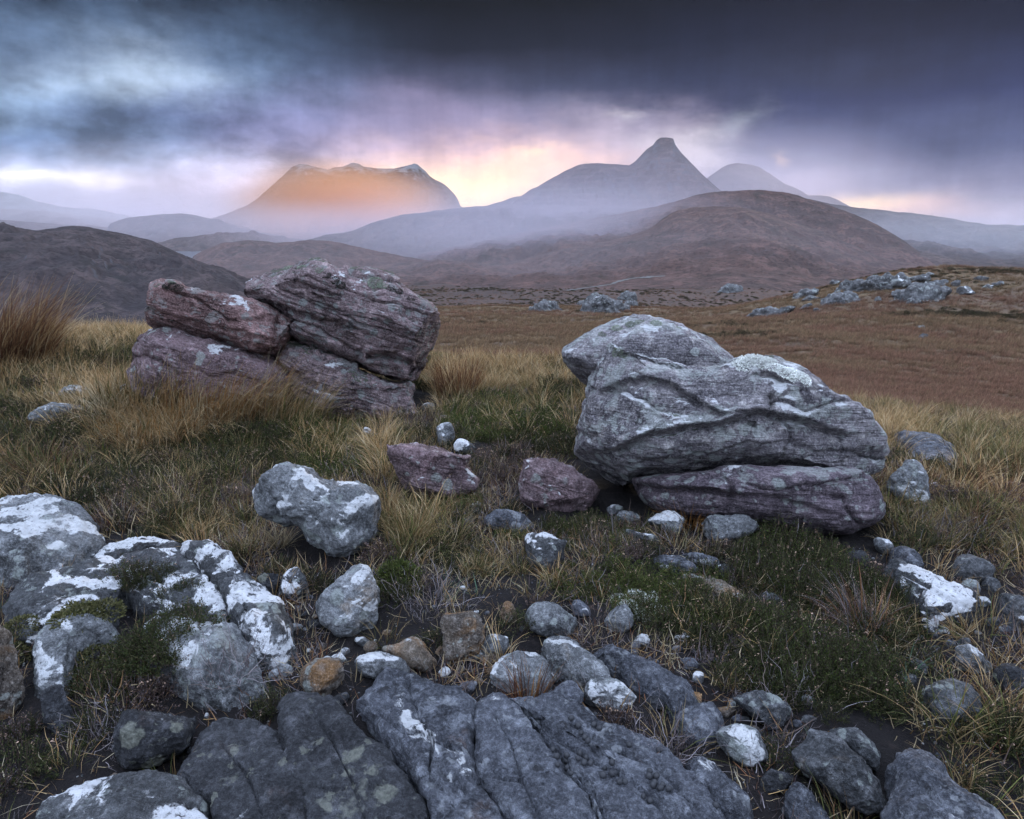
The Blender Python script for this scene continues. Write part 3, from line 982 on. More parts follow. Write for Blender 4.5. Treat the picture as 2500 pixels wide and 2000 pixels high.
def rock_mesh(name, frame, out2, Tf, Tb, n, N, Mr, mat, seed, cuts=8, cut_depth=0.76, low=0.06, mid=0.034, fine=0.011,
              layers=None, grooves=(), lean=(0, 0), pit=0.0):
    r = np.random.default_rng(seed)
    o, e1, e2, nn = frame
    Q = catmull(out2, N)
    c, A = centroid(Q)
    S = math.sqrt(A)
    R = S / 1.77
    s, d = rings(n, Mr, R, 0.5 * (Tf + Tb))
    dep = np.where(d > 0, d * Tf, d * Tb)
    lx = np.array(lean) * S
    cc = c[None, :] + np.clip(d, 0, 1)[:, None] * lx[None, :]
    xy = cc[:, None, :] + (Q - c)[None, :, :] * s[:, None, None]
    th = 1 + 0.22 * perlin(np.concatenate([xy.reshape(-1, 2) / S * 1.3, np.full((xy.shape[0] * N, 1), seed * 1.37)], 1)).reshape(Mr, N)
    V = o + xy[..., 0:1] * e1 + xy[..., 1:2] * e2 + (dep[:, None] * th)[..., None] * nn
    cen = o + c[0] * e1 + c[1] * e2
    # chiselled faces
    for k in range(cuts):
        w = r.normal(size=3)
        w /= np.linalg.norm(w)
        dn = (V - cen) @ w
        lim = dn.max() * r.uniform(cut_depth, cut_depth + 0.12)
        ex = np.maximum(0, dn - lim)
        V = V - (ex * 0.88)[..., None] * w
    nr = grid_normals(V, nn)
    P = V.reshape(-1, 3)
    f = 1.0 / S
    sd = np.array([seed * 3.1, seed * 1.7, seed * 0.9])
    disp = low * S * fbm(P * f * 1.6 + sd, 3) + mid * S * fbm(P * f * 5 + sd, 4, 0.55)
    disp += fine * S * fbm(P * f * 18 + sd, 4, 0.6)
    rg = fbm(P * f * 3.2 + sd + 5, 3, 0.5, True)
    disp -= mid * 0.8 * S * np.clip(rg - 1.0, 0, 1)
    if pit:
        disp -= pit * np.clip(perlin(P * f * 7 + sd) - 0.45, 0, 1)
    if layers is not None:
        bn, h, amp = layers
        bn = np.array(bn) / np.linalg.norm(bn)
        q = (P @ bn) / h + 0.55 * fbm(P * 1.3 + sd, 3) + 0.12 * fbm(P * 5 + sd, 3)
        cell = np.floor(q)
        fr = q - cell
        rnd = np.sin(cell * 12.9898 + seed) * 43758.5453
        rnd = rnd - np.floor(rnd)
        edge = np.minimum(fr, 1 - fr)
        prof = (rnd - 0.5) * sstep(edge, 0, 0.11) - 0.7 * np.exp(-(edge / 0.04) ** 2) * (0.4 + 0.6 * np.clip(fbm(P * 2.0 + sd + 3, 2) + 0.5, 0, 1))
        q2 = q * 3.7 + 0.5 * fbm(P * 4 + sd, 2)
        fr2 = q2 - np.floor(q2)
        prof2 = -0.32 * np.exp(-(np.minimum(fr2, 1 - fr2) / 0.1) ** 2) * np.clip(fbm(P * 3 + sd + 8, 2) + 0.3, 0, 1)
        disp += amp * (prof + prof2)
    V = V + (disp.reshape(Mr, N))[..., None] * nr
    if grooves:
        nr = grid_normals(V, nn)
        tocam = CAM - V
        tocam /= np.linalg.norm(tocam, axis=2, keepdims=True)
        facing = sstep((nr * tocam).sum(2), -0.1, 0.35)
        u, v = project(V.reshape(-1, 3))
        wob = fbm(V.reshape(-1, 3) * 9 + sd, 3)
        add = np.zeros(len(u))
        for pl, depth, width, lip, lipw in grooves:
            dd, sg = seg_dist(u + 3 * wob, v + 4 * wob, pl)
            add -= depth * np.exp(-(dd / width) ** 2)
            if lip:
                add += lip * sg * np.exp(-(dd / lipw)) * sstep(dd, 0, width * 1.4)
        V = V + (add.reshape(Mr, N) * facing)[..., None] * nn
    # rows 0 and -1 are poles
    Vf = V.reshape(-1, 3)
    q = grid_quads(Mr, N, True)
    body = q[N:-N]
    pole0, pole1 = V[0].mean(0), V[-1].mean(0)
    Vall = np.concatenate([Vf[N:-N], [pole0, pole1]])
    body = body - N
    k = np.arange(N)
    k2 = (k + 1) % N
    i0, i1 = len(Vall) - 2, len(Vall) - 1
    last = (Mr - 3) * N
    t0 = np.stack([np.full(N, i0), k2, k], -1)
    t1 = np.stack([np.full(N, i1), last + k, last + k2], -1)
    # keep outward orientation
    a_, b_, c_ = Vall[body[len(body) // 2]][:3]
    if np.dot(np.cross(b_ - a_, c_ - a_), (a_ + b_ + c_) / 3 - Vall.mean(0)) < 0:
        body = body[:, ::-1]
        t0 = t0[:, ::-1]
        t1 = t1[:, ::-1]
    TRIS[0] += len(body) * 2 + 2 * N
    return Vall, body, np.concatenate([t0, t1])


CELL = 0.02
HX0, HY0 = -8.0, 0.5
NXc, NYc = 800, 575
top = np.full((NYc, NXc), -99.0)


def raster(V):
    i = ((V[:, 0] - HX0) / CELL).astype(int)
    j = ((V[:, 1] - HY0) / CELL).astype(int)
    m = (i >= 0) & (i < NXc) & (j >= 0) & (j < NYc)
    np.maximum.at(top, (j[m], i[m]), V[m, 2])


def top_at(x, y):
    i = np.clip(((np.asarray(x) - HX0) / CELL).astype(int), 0, NXc - 1)
    j = np.clip(((np.asarray(y) - HY0) / CELL).astype(int), 0, NYc - 1)
    return top[j, i]


def place_mesh(name, V, quads, tris, mat, parent=None, loc=None, **props):
    if loc is None:
        loc = np.array([V[:, 0].mean(), V[:, 1].mean(), V[:, 2].min()])
    me = mesh_np(name, V - loc, quads, tris, mat)
    return link(name, me, tuple(loc), parent, **props)


SEED = [100]


def res(px):
    N = int(np.clip(px * 0.45, 24, 150))
    return N, int(np.clip(N * 0.55, 14, 92))


def boulder(name, label, mat, s, depth=0.8, n=2.4, sink=0.12, group=None, dist=None, **kw):
    """a rock whose outline was traced in the photograph, standing on the ground where its foot is, rounded front and back"""
    px = parse(s)
    SEED[0] += 1
    u0, v0 = px[:, 0].mean(), px[:, 1].min()
    v1 = px[:, 1].max()
    b = hit(u0, v1 - sink * (v1 - v0))
    nn = CAM - b
    nn /= np.linalg.norm(nn)
    e1 = np.cross([0, 0, 1.0], nn)
    e1 /= np.linalg.norm(e1)
    e2 = np.cross(nn, e1)
    W3 = np.array([plane_hit(u, v, b, nn) for u, v in px]) - b
    out2 = np.stack([W3 @ e1, W3 @ e2], -1)
    ext = out2.max(0) - out2.min(0)
    T = 0.5 * depth * min(ext[0], ext[1] * 1.4)
    N, Mr = res(np.ptp(px, axis=0).sum())
    V, q, t = rock_mesh(name, (b, e1, e2, nn), out2, T, T * 1.1, n, N, Mr, None, SEED[0], **kw)
    if dist is None:
        raster(V)
    return place_mesh(name, V, q, t, M[mat], label=label, category='rock', group=group)


def slab(name, label, mat, s, h=0.09, n=3.2, tilt=(0, 0), group=None, deep=0.2, grow=1.04, **kw):
    """bedrock or flat stone: outline traced on the ground, rounded top standing h above it"""
    px = parse(s)
    SEED[0] += 1
    cpx = px.mean(0)
    px = cpx + (px - cpx) * grow
    P = np.array([hit(u, v, h * 0.45) for u, v in px])
    b = P.mean(0)
    b[2] = P[:, 2].mean() - 0.45 * h
    nn = np.array([tilt[0], tilt[1], 1.0])
    nn /= np.linalg.norm(nn)
    e1 = np.cross([0, 1.0, 0], nn)
    e1 /= np.linalg.norm(e1)
    e2 = np.cross(nn, e1)
    W3 = P - b
    out2 = np.stack([W3 @ e1, W3 @ e2], -1)
    N, Mr = res(np.ptp(px, axis=0).sum() * 1.15)
    kw.setdefault('cuts', 6)
    kw.setdefault('low', 0.03)
    kw.setdefault('mid', 0.03)
    kw.setdefault('fine', 0.012)
    kw.setdefault('cut_depth', 0.83)
    V, q, t = rock_mesh(name, (b, e1, e2, nn), out2, h, deep, n, N, Mr, None, SEED[0], **kw)
    raster(V)
    return place_mesh(name, V, q, t, M[mat], label=label, category='rock', group=group)


def hero(name, mat, s, y, Tf, Tb, n, N, Mr, seed, parent, label=None, **kw):
    """one bed of a large boulder, outline traced on an upright plane at its distance"""
    px = parse(s)
    foot, back = y
    b0 = hit(*foot)
    nn = CAM - b0
    nn /= np.linalg.norm(nn)
    e1 = np.cross([0, 0, 1.0], nn)
    e1 /= np.linalg.norm(e1)
    e2 = np.cross(nn, e1)
    b = b0 - nn * back
    W3 = np.array([plane_hit(u, v, b, nn) for u, v in px]) - b
    out2 = np.stack([W3 @ e1, W3 @ e2], -1)
    V, q, t = rock_mesh(name, (b, e1, e2, nn), out2, Tf, Tb, n, N, Mr, None, seed, **kw)
    raster(V)
    if parent is None:
        return place_mesh(name, V, q, t, M[mat], label=label, category='boulder')
    return link(name, mesh_np(name, V - np.array(parent.location), q, t, M[mat]), (0, 0, 0), parent)


def root(name, label, cat, loc, group=None):
    o = link(name, None, loc, label=label, category=cat, group=group)
    o.empty_display_size = 0.2
    return o


def cr(s, x0=0.0, y0=0.0, k=0.36):
    return [(x0 + float(p.split(',')[0]) * k, y0 + float(p.split(',')[1]) * k) for p in s.split()]


LX, LY = 215.6, 500.2
RX, RY = 1164.2, 646.8
BEDL = (0.36, 0.12, 0.92)

# left pile: a thick slab leaning on a pink slab, and the big bedded block beside them
def hs(s, x0, y0, k=0.36):
    return ' '.join('%.1f,%.1f' % p for p in cr(s, x0, y0, k))


hero('boulder', 'hero_slab', hs('235,430 240,370 268,318 305,285 370,268 430,275 500,312 560,320 700,347 840,372 950,402 1040,442 1095,482 1115,525 1105,575 1085,620 1050,668 1020,692 940,688 850,668 700,625 560,590 430,552 330,528 285,510 255,470', LX, LY),
     ((640, 868), -0.05), 0.42, 0.5, 2.7, 260, 130, 501, None, 'thick rose grey slab boulder resting tilted on the pink slab', cuts=8, cut_depth=0.82, low=0.03, mid=0.018, fine=0.008, layers=(BEDL, 0.24, 0.035),
     grooves=[(cr('250,400 330,440 480,480 640,520 830,560 1010,610', LX, LY), 0.02, 5, 0.02, 20), (cr('1030,480 1020,560 1045,640', LX, LY), 0.05, 7, 0, 1)])
hero('boulder', 'pink', hs('148,670 168,612 245,572 300,532 420,545 600,600 800,650 1000,700 1060,760 1108,840 1112,910 1095,985 1000,1040 800,1030 500,1000 260,930 170,800', LX, LY),
     ((640, 868), 0.0), 0.5, 0.6, 3.2, 240, 120, 502, None, 'pink sandstone slab boulder lying under the tilted slab in tawny grass', cuts=9, cut_depth=0.8, low=0.04, mid=0.02, fine=0.008, layers=(BEDL, 0.3, 0.05),
     grooves=[(cr('170,690 260,700 340,730 420,790', LX, LY), 0.04, 6, 0.02, 15)])
rt = root('boulder', 'largest bedded sandstone block with mossy top leaning over dark undercut base', 'boulder', (-1.35, 6.0, 0.0))
hero('rock_body', 'hero_left', hs('822,190 838,142 880,115 940,103 1020,110 1130,140 1250,168 1350,215 1450,236 1540,236 1620,252 1700,282 1780,338 1850,388 1910,432 1950,482 1990,532 2006,585 1990,645 1955,702 1940,745 1895,800 1870,852 1800,864 1690,848 1600,815 1500,760 1380,700 1250,650 1120,590 1085,500 1000,410 920,382 850,352 810,310 818,240', LX, LY),
     ((640, 868), 0.12), 0.72, 0.75, 2.6, 340, 180, 503, rt, None, cuts=14, cut_depth=0.78, low=0.03, mid=0.018, fine=0.008, layers=(BEDL, 0.2, 0.06), lean=(0.0, 0.04),
     grooves=[(cr('815,310 900,340 1010,390 1130,440 1290,480 1400,520', LX, LY), 0.05, 6, 0.03, 18), (cr('1110,590 1250,640 1380,700 1500,740', LX, LY), 0.05, 7, 0.05, 22),
              (cr('1560,690 1680,690 1760,720 1830,760 1890,770', LX, LY), 0.06, 6, 0.05, 20), (cr('1480,760 1490,700 1520,660', LX, LY), 0.03, 4, 0, 1), (cr('1130,250 1250,300 1330,330', LX, LY), 0.03, 5, 0.02, 14)])
hero('rock_base', 'hero_left', hs('1020,720 1060,645 1110,600 1300,640 1500,740 1690,820 1825,850 1830,940 1852,1060 1800,1130 1650,1140 1450,1110 1280,1075 1150,1030 1105,940 1085,820', LX, LY),
     ((640, 868), 0.1), 0.5, 0.6, 2.4, 240, 120, 504, rt, None, cuts=5, cut_depth=0.84, low=0.05, mid=0.03, fine=0.01, layers=(BEDL, 0.13, 0.07))

# right boulder: hump, main mass, lower bed
rt = root('boulder', 'massive lilac grey boulder with rounded hump and split lower ledge', 'boulder', (1.4, 4.1, 0.0))
hero('rock_hump', 'hero_right', hs('80,255 130,200 270,140 400,92 485,68 600,85 740,112 830,150 940,192 1005,242 1042,292 1060,340 1000,430 800,480 500,500 300,490 195,470 120,402 84,330', RX, RY),
     ((1560, 1082), 0.34), 0.36, 0.5, 2.5, 240, 120, 511, rt, None, cuts=10, cut_depth=0.8, low=0.03, mid=0.014, fine=0.007, pit=0.05)
g_up = cr('380,835 560,752 750,706 950,684 1100,650 1190,605 1280,632 1420,662 1560,702 1690,738', RX, RY)
hero('rock_body', 'hero_right', hs('290,225 360,250 430,282 600,325 800,372 960,372 1040,352 1100,318 1220,306 1300,330 1400,376 1480,406 1560,452 1612,522 1700,572 1800,622 1862,682 1910,742 1928,805 1932,885 1925,945 1860,970 1700,972 1500,965 1100,955 850,972 600,992 480,1010 380,1060 250,1060 120,1010 70,940 92,850 132,752 180,642 198,540 200,440 240,300', RX, RY),
     ((1560, 1082), 0.06), 0.5, 0.55, 2.6, 330, 170, 512, rt, None, cuts=12, cut_depth=0.8, low=0.03, mid=0.014, fine=0.007, layers=((0.0, 0.12, 1.0), 0.26, 0.034), pit=0.05, lean=(-0.02, 0.05),
     grooves=[(g_up, 0.06, 4.5, 0.05, 22), (cr('330,480 450,440 580,428 680,455 780,515 900,585 955,612', RX, RY), 0.035, 5, 0.035, 20),
              (cr('1330,650 1385,712 1385,770 1355,830 1325,920', RX, RY), 0.035, 4, 0, 1), (cr('1270,520 1275,580 1265,620', RX, RY), 0.05, 5, 0, 1),
              (cr('410,275 520,290 600,318 740,350', RX, RY), 0.03, 5, 0.02, 10), (cr('1220,380 1290,395 1340,425', RX, RY), 0.05, 6, 0.03, 12),
              (cr('1690,820 1685,900 1690,965', RX, RY), 0.02, 4, 0, 1), (cr('820,870 960,880 1150,860 1260,800', RX, RY), 0.015, 6, 0.015, 14),
              (cr('1800,860 1850,850 1880,870', RX, RY), 0.05, 12, 0, 1)])
hero('rock_ledge', 'hero_base', hs('470,1005 600,978 850,958 1100,940 1500,952 1800,968 1880,1016 1920,1100 1928,1200 1892,1258 1800,1296 1700,1330 1400,1320 1200,1290 900,1270 620,1200 520,1120', RX, RY),
     ((1560, 1082), 0.06), 0.5, 0.5, 2.9, 300, 130, 513, rt, None, cuts=4, cut_depth=0.88, low=0.02, mid=0.01, fine=0.005, layers=((0.02, 0.1, 1.0), 0.16, 0.025),
     grooves=[(cr('500,1045 700,1060 900,1070 1050,1095', RX, RY), 0.05, 5, 0.04, 12), (cr('1000,1000 1040,1040 1055,1090', RX, RY), 0.03, 4, 0, 1), (cr('1640,1110 1700,1110 1715,1170 1745,1215 1800,1275', RX, RY), 0.045, 5, 0, 1),
              (cr('1100,1100 1250,1110 1450,1150 1600,1200', RX, RY), 0.02, 5, 0.02, 12)])

# ------------------------------------------------------------------ foreground stones (outline traced, 2156 x 1725 frame)
S, B = slab, boulder
S('rock', 'broad domed grey rock with white lichen blotches at the edge of the rushes', 'pale', '-40,1085 0,1060 45,1046 90,1044 130,1050 170,1072 205,1100 217,1122 200,1142 150,1162 90,1184 40,1202 0,1195 -50,1180', 0.2, 2.5)
S('rock_slab', 'flat dark slab with white crust behind the split white outcrop', 'white', '172,1165 200,1150 260,1138 320,1135 375,1148 370,1166 300,1172 230,1188 180,1188', 0.06)
S('rock_slab', 'low rounded slab with a large white lichen sheet, left bed of the split outcrop', 'white', '0,1272 30,1240 90,1215 170,1196 235,1190 265,1215 276,1242 250,1268 225,1302 190,1334 110,1345 60,1342 25,1312', 0.13, 3.6, grow=1.07, grooves=[([(60, 1240), (140, 1255), (240, 1230)], 0.016, 2.8, 0, 1), ([(30, 1290), (120, 1300), (220, 1290)], 0.012, 2.1, 0, 1)])
S('rock_slab', 'middle bed of the split white lichen outcrop with wavy white bands', 'white', '240,1192 290,1172 340,1167 390,1187 420,1217 455,1257 480,1292 498,1322 450,1332 380,1318 320,1292 270,1247', 0.14, 3.6, grow=1.07, grooves=[([(280, 1200), (350, 1230), (440, 1270)], 0.016, 2.8, 0, 1), ([(300, 1250), (380, 1270), (470, 1300)], 0.012, 2.1, 0, 1)])
S('rock_slab', 'right bed of the split outcrop with bright white lichen and a bare round end', 'white', '380,1166 430,1165 480,1190 520,1225 560,1260 600,1292 617,1330 600,1362 555,1372 512,1345 484,1296 436,1232', 0.16, 3.6, grow=1.07, grooves=[([(450, 1230), (500, 1260), (570, 1330)], 0.012, 2.1, 0, 1), ([(520, 1270), (500, 1320)], 0.016, 2.8, 0, 1)])
S('rock_slab', 'grey nose of bedrock beneath the split outcrop beside the moss cushion', 'pale', '315,1332 380,1324 450,1330 500,1332 530,1370 552,1412 542,1442 480,1458 400,1444 340,1402', 0.15, 3.6, grow=1.07)
S('rock', 'white topped block half buried in the olive moss cushion', 'pale', '70,1355 90,1335 150,1325 230,1320 240,1347 172,1372 132,1424 80,1434 68,1392', 0.16, 2.6)
B('rock', 'small dark upright stone leaning under the moss cushion', 'dark', '86,1479 95,1451 112,1434 130,1436 140,1464 150,1499 160,1534 148,1562 112,1550 92,1518')
B('rock', 'wedge shaped stone with green lichen spots and a rusty tip', 'dark', '257,1499 275,1495 312,1500 375,1509 420,1521 445,1534 435,1551 400,1576 350,1598 312,1620 262,1617 245,1589 240,1561 250,1531', 0.95)
S('rock_slab', 'domed slab almost covered in a white lichen sheet below the wedge shaped stone', 'white', '50,1735 65,1708 110,1680 180,1645 240,1630 310,1624 370,1645 420,1680 448,1725 455,1800 250,1830 60,1800', 0.13, 2.5)
S('rock_slab', 'dark bedrock rib beside the white lichen dome', 'dark', '375,1662 400,1620 440,1570 500,1545 560,1543 592,1570 610,1612 630,1662 648,1725 652,1800 480,1800 440,1705', 0.10, 6.5, grow=1.07, grooves=[([(470, 1570), (520, 1630), (560, 1725)], 0.012, 2.8, 0, 1)])
S('rock_slab', 'dark bedrock rib with a white splash of lichen and ochre spots', 'dark', '600,1500 640,1488 680,1487 720,1500 760,1540 810,1592 850,1650 888,1700 890,1800 665,1800 642,1700 612,1620 598,1550', 0.10, 6.5, grow=1.07, grooves=[([(660, 1500), (700, 1560), (740, 1640), (770, 1725)], 0.012, 2.1, 0, 1), ([(620, 1640), (700, 1660), (800, 1650)], 0.012, 2.8, 0, 1)])
S('rock_slab', 'big grainy bedrock slab with a hollow beside the black joint', 'slab', '762,1472 790,1442 820,1432 870,1437 930,1445 975,1460 992,1482 992,1560 998,1640 1052,1725 1064,1800 915,1800 898,1690 850,1602 800,1535', 0.10, 6.5, grow=1.07, grooves=[([(860, 1440), (880, 1500), (910, 1560), (905, 1620), (960, 1700)], 0.016, 2.4, 0, 1), ([(800, 1500), (850, 1540), (900, 1545), (950, 1570)], 0.020, 4.0, 0, 1), ([(930, 1620), (980, 1660)], 0.024, 4.0, 0, 1)])
S('rock_slab', 'grainy blue grey bedrock slab between the hollowed slab and the droppings', 'slab', '1000,1487 1030,1480 1060,1492 1108,1532 1148,1592 1188,1652 1240,1725 1248,1800 1078,1800 1064,1720 1009,1640 1003,1560', 0.10, 6.5, grow=1.07, grooves=[([(1040, 1500), (1075, 1560), (1100, 1640), (1140, 1725)], 0.016, 2.1, 0, 1), ([(1010, 1600), (1060, 1640), (1150, 1650)], 0.012, 2.1, 0, 1)])
S('rock_slab', 'ridged bedrock slab strewn with dark droppings', 'slab', '1066,1489 1100,1490 1150,1490 1195,1500 1260,1540 1330,1570 1400,1602 1450,1645 1500,1702 1525,1800 1262,1800 1254,1725 1194,1642 1154,1582 1114,1527', 0.10, 6.5, grow=1.07, grooves=[([(1120, 1500), (1180, 1560), (1250, 1600), (1330, 1640), (1420, 1725)], 0.028, 4.0, 0, 1), ([(1200, 1520), (1280, 1570), (1380, 1610), (1460, 1690)], 0.024, 3.5, 0, 1), ([(1150, 1570), (1200, 1610), (1260, 1680), (1290, 1760)], 0.028, 4.0, 0, 1)])
S('rock_slab', 'narrow grey bedrock rib right of the droppings slab', 'slab', '1445,1600 1480,1610 1520,1650 1570,1680 1586,1712 1570,1738 1520,1724 1480,1684 1450,1644', 0.11, 2.8)
B('rock', 'brown and buff rock at the edge beside the white topped block', 'ochre', '-70,1420 -20,1330 0,1320 20,1335 40,1400 45,1460 30,1505 0,1525 -60,1535', 0.8)
B('rock', 'skull shaped pitted rock with white lichen cap in rough grass', 'pale', '539,992 546,985 569,982 634,986 654,991 689,1012 724,1017 734,1014 764,1022 789,1042 810,1062 804,1087 794,1107 776,1140 739,1178 699,1182 679,1157 656,1132 634,1106 600,1100 560,1082 545,1052', 0.9, 2.5, pit=0.12, low=0.09)
B('rock', 'smooth wine red stone with a chalky lichen streak', 'pink', '809,935 829,925 851,926 901,940 959,950 989,959 986,982 1004,1012 999,1030 964,1044 926,1056 889,1048 856,1028 839,1005 826,977 811,952', 0.85, 2.8)
B('rock', 'rounded pink stone with white lichen top beside the massive boulder', 'pink', '1088,995 1098,972 1128,965 1160,970 1198,987 1233,1010 1258,1030 1265,1042 1258,1060 1233,1078 1203,1082 1153,1076 1108,1062 1090,1030', 0.95, 2.7)
B('rock', 'low bone white stone in front of the undercut block', 'pale', '759,900 779,902 791,912 819,910 809,922 784,928 766,914', 0.9)
B('rock', 'rough lichened stone behind the wine red stone', 'pale', '915,907 929,892 949,892 956,912 951,936 924,940', 0.9)
B('rock', 'small white stone touching the rough lichened stone', 'white', '956,929 979,926 1004,945 994,957 961,951', 0.9)
B('rock', 'little brown rounded stone by the undercut block', 'ochre', '920,882 931,874 946,876 949,888 924,892', 0.9)
B('rock', 'dark grey angular stone beside the white faced triangle', 'dark', '540,1220 549,1207 571,1206 589,1212 583,1237 573,1254 546,1250', 0.9)
B('rock', 'triangular stone with a white lichen face', 'white', '583,1237 596,1212 611,1190 626,1192 644,1217 649,1237 648,1262 621,1267 594,1260', 0.85, 2.6)
B('rock', 'tall rounded grey stone like an egg beside bright green moss', 'pale', '666,1270 679,1245 714,1212 739,1195 764,1189 781,1195 791,1220 795,1252 790,1296 786,1322 771,1334 726,1342 694,1328 674,1306', 0.85, 2.4)
B('rock', 'upright rust stained block among the small stones', 'ochre', '932,1312 940,1287 975,1280 1005,1292 1022,1327 1010,1380 994,1400 968,1408 938,1392 932,1350', 0.8, 2.9)
B('rock', 'small chalk white stone leaning on the rust stained block', 'pale', '1010,1357 1030,1337 1065,1340 1073,1362 1045,1386 1018,1384', 0.85)
B('rock', 'tiny round ochre stone behind the twin brown stones', 'ochre', '765,1364 774,1351 786,1349 795,1359 794,1370 779,1379 769,1376', 0.95)
B('rock', 'knobbly pink and ochre boulder on the black peat', 'ochre', '634,1409 651,1391 676,1381 699,1382 719,1391 726,1404 724,1426 704,1452 686,1471 664,1476 644,1461 635,1436', 0.95, 2.4)
B('rock', 'smooth grey stone lying against a brown stone', 'pale', '746,1389 769,1379 794,1372 821,1380 851,1391 863,1406 859,1426 826,1433 776,1428 751,1410', 0.9)
B('rock', 'brown angular stone behind the smooth grey stone', 'ochre', '804,1366 839,1354 871,1341 889,1349 899,1371 919,1394 909,1416 876,1412 846,1396', 0.8, 3.0)
S('rock', 'pale flat stone beside the dark red rush tuft', 'pale', '1025,1418 1050,1394 1085,1380 1120,1385 1150,1410 1160,1432 1130,1448 1080,1438', 0.09)
B('rock', 'fist sized blue grey cobble above the hollowed slab', 'slab', '964,1449 979,1435 1001,1434 1006,1446 989,1461 972,1458', 0.9)
B('rock', 'thin dark stone lying under the knobbly boulder', 'dark', '689,1480 709,1464 734,1456 738,1470 724,1483 704,1488', 0.8)
B('rock', 'grey hump stone between the two pink stones and the white cube', 'slab', '1010,1105 1025,1085 1050,1072 1085,1075 1110,1090 1125,1112 1100,1124 1050,1118', 0.9)
B('rock', 'chunky white cube shaped stone in green heath', 'white', '1105,1137 1123,1120 1160,1115 1173,1132 1193,1140 1187,1162 1187,1194 1148,1206 1118,1200 1112,1172', 0.85, 3.2)
B('rock', 'small grey stone next to the rounded pink stone', 'pale', '1276,1071 1290,1062 1312,1067 1306,1080 1286,1084', 0.9)
B('rock', 'speckled oval cobble under the massive boulder', 'pale', '1295,1086 1315,1075 1340,1082 1353,1095 1337,1104 1303,1100', 0.9)
B('rock', 'long low white stone in the grass under the massive boulder', 'white', '1308,1113 1348,1120 1390,1132 1380,1146 1340,1136', 0.8)
B('rock', 'rounded pale cobble beside the orange grass tuft', 'pale', '1363,1098 1383,1080 1410,1075 1433,1082 1442,1100 1430,1122 1410,1124 1390,1112', 0.9)
B('rock', 'squared greenish white block below the ledge of the massive boulder', 'pale', '1473,1094 1498,1086 1540,1085 1578,1085 1600,1105 1588,1118 1545,1140 1523,1150 1498,1148 1485,1126', 0.85, 3.0)
S('rock', 'thin bent slab of bare bedrock below the squared block', 'slab', '1376,1172 1423,1175 1468,1195 1455,1203 1403,1190', 0.05)
S('rock', 'thin straight slab of bedrock above the bent slab', 'slab', '1436,1162 1490,1177 1515,1188 1500,1192 1450,1176', 0.05)
S('rock', 'little dark slab at the end of the straight slab', 'dark', '1506,1192 1540,1200 1532,1212 1512,1206', 0.05)
S('rock_slab', 'long pale brown bedrock strip in the heather below the massive boulder', 'ochre', '1423,1209 1465,1210 1515,1224 1553,1250 1566,1268 1528,1262 1470,1232', 0.05)
B('rock', 'bright white small stone in the dark heather', 'white', '1600,1264 1612,1247 1650,1257 1654,1274 1630,1284 1605,1279', 0.8, 3.0)
B('rock', 'upright pale block just beyond the massive boulder', 'pale', '1866,1004 1882,982 1912,970 1934,975 1947,997 1957,1022 1956,1058 1950,1078 1922,1074 1898,1056 1870,1034', 0.85, 3.0)
S('rock', 'flat grey stone lying in tawny grass behind the upright pale block', 'slab', '1884,927 1917,922 1967,935 1999,950 2022,976 2007,984 1954,972 1917,954', 0.12)
B('rock', 'little white stone beside the upright pale block', 'white', '1958,1018 1972,1016 1988,1032 1980,1042 1964,1036', 0.9)
B('rock', 'rounded rock at the top of the striped white bedrock', 'pale', '1835,1146 1847,1130 1864,1132 1880,1147 1876,1166 1850,1166', 0.9)
S('rock', 'bluish bedrock piece above the striped white bedrock', 'slab', '1874,1166 1899,1157 1929,1177 1946,1199 1917,1201 1887,1189', 0.09)
S('rock_slab', 'long bedrock strip striped with two white lichen bands', 'white', '1864,1189 1887,1187 1942,1205 1974,1220 2007,1240 2054,1262 2082,1277 2030,1290 1992,1300 1954,1310 1937,1284 1925,1258 1899,1229', 0.12, 2.8, grooves=[([(1890, 1200), (1960, 1240), (2040, 1280)], 0.016, 2.8, 0, 1)])
S('rock', 'dark lichened stone in heather left of the striped bedrock', 'dark', '1774,1177 1792,1169 1824,1172 1830,1190 1817,1204 1794,1194', 0.09)
B('rock', 'dark rock with pale lichen patch beyond the striped bedrock', 'grey', '2005,1188 2029,1166 2067,1175 2092,1197 2089,1214 2062,1230 2029,1232 2009,1212', 0.9)
B('rock', 'grey rock at the edge beside the striped bedrock', 'grey', '2094,1259 2112,1249 2137,1252 2180,1265 2200,1300 2165,1335 2117,1326 2104,1296', 0.85)
B('rock', 'grey white topped stone near the dark round stone', 'pale', '2011,1369 2038,1357 2068,1377 2094,1409 2058,1421 2018,1406', 0.8, 2.8)
B('rock', 'dark round boulder in shadowy grass', 'dark', '2091,1424 2108,1402 2133,1400 2165,1420 2170,1465 2118,1458', 0.9)
B('rock', 'small pale knuckle stone above the dark heather bank', 'pale', '1916,1394 1938,1389 1954,1402 1950,1420 1926,1422', 0.85)
B('rock', 'small square grey stone under the pale knuckle stone', 'grey', '1876,1419 1900,1412 1925,1418 1930,1440 1905,1450 1880,1446', 0.85, 3.0)
S('rock', 'flat speckled stone surrounded by long grass', 'grey', '1948,1449 1988,1442 2028,1457 2063,1477 2066,1499 2018,1503 1958,1481', 0.09)
B('rock', 'blocky brown grey stone above the round granite stone', 'grey', '1543,1464 1578,1455 1628,1467 1664,1492 1659,1514 1633,1541 1598,1518 1560,1488', 0.8, 2.8)
B('rock', 'small flat rusty stone', 'ochre', '1508,1494 1530,1488 1550,1492 1548,1504 1528,1512', 0.8)
S('rock', 'grey half buried stone beside the small rusty stone', 'slab', '1421,1514 1448,1500 1493,1497 1524,1522 1506,1546 1463,1547', 0.08, 2.5)
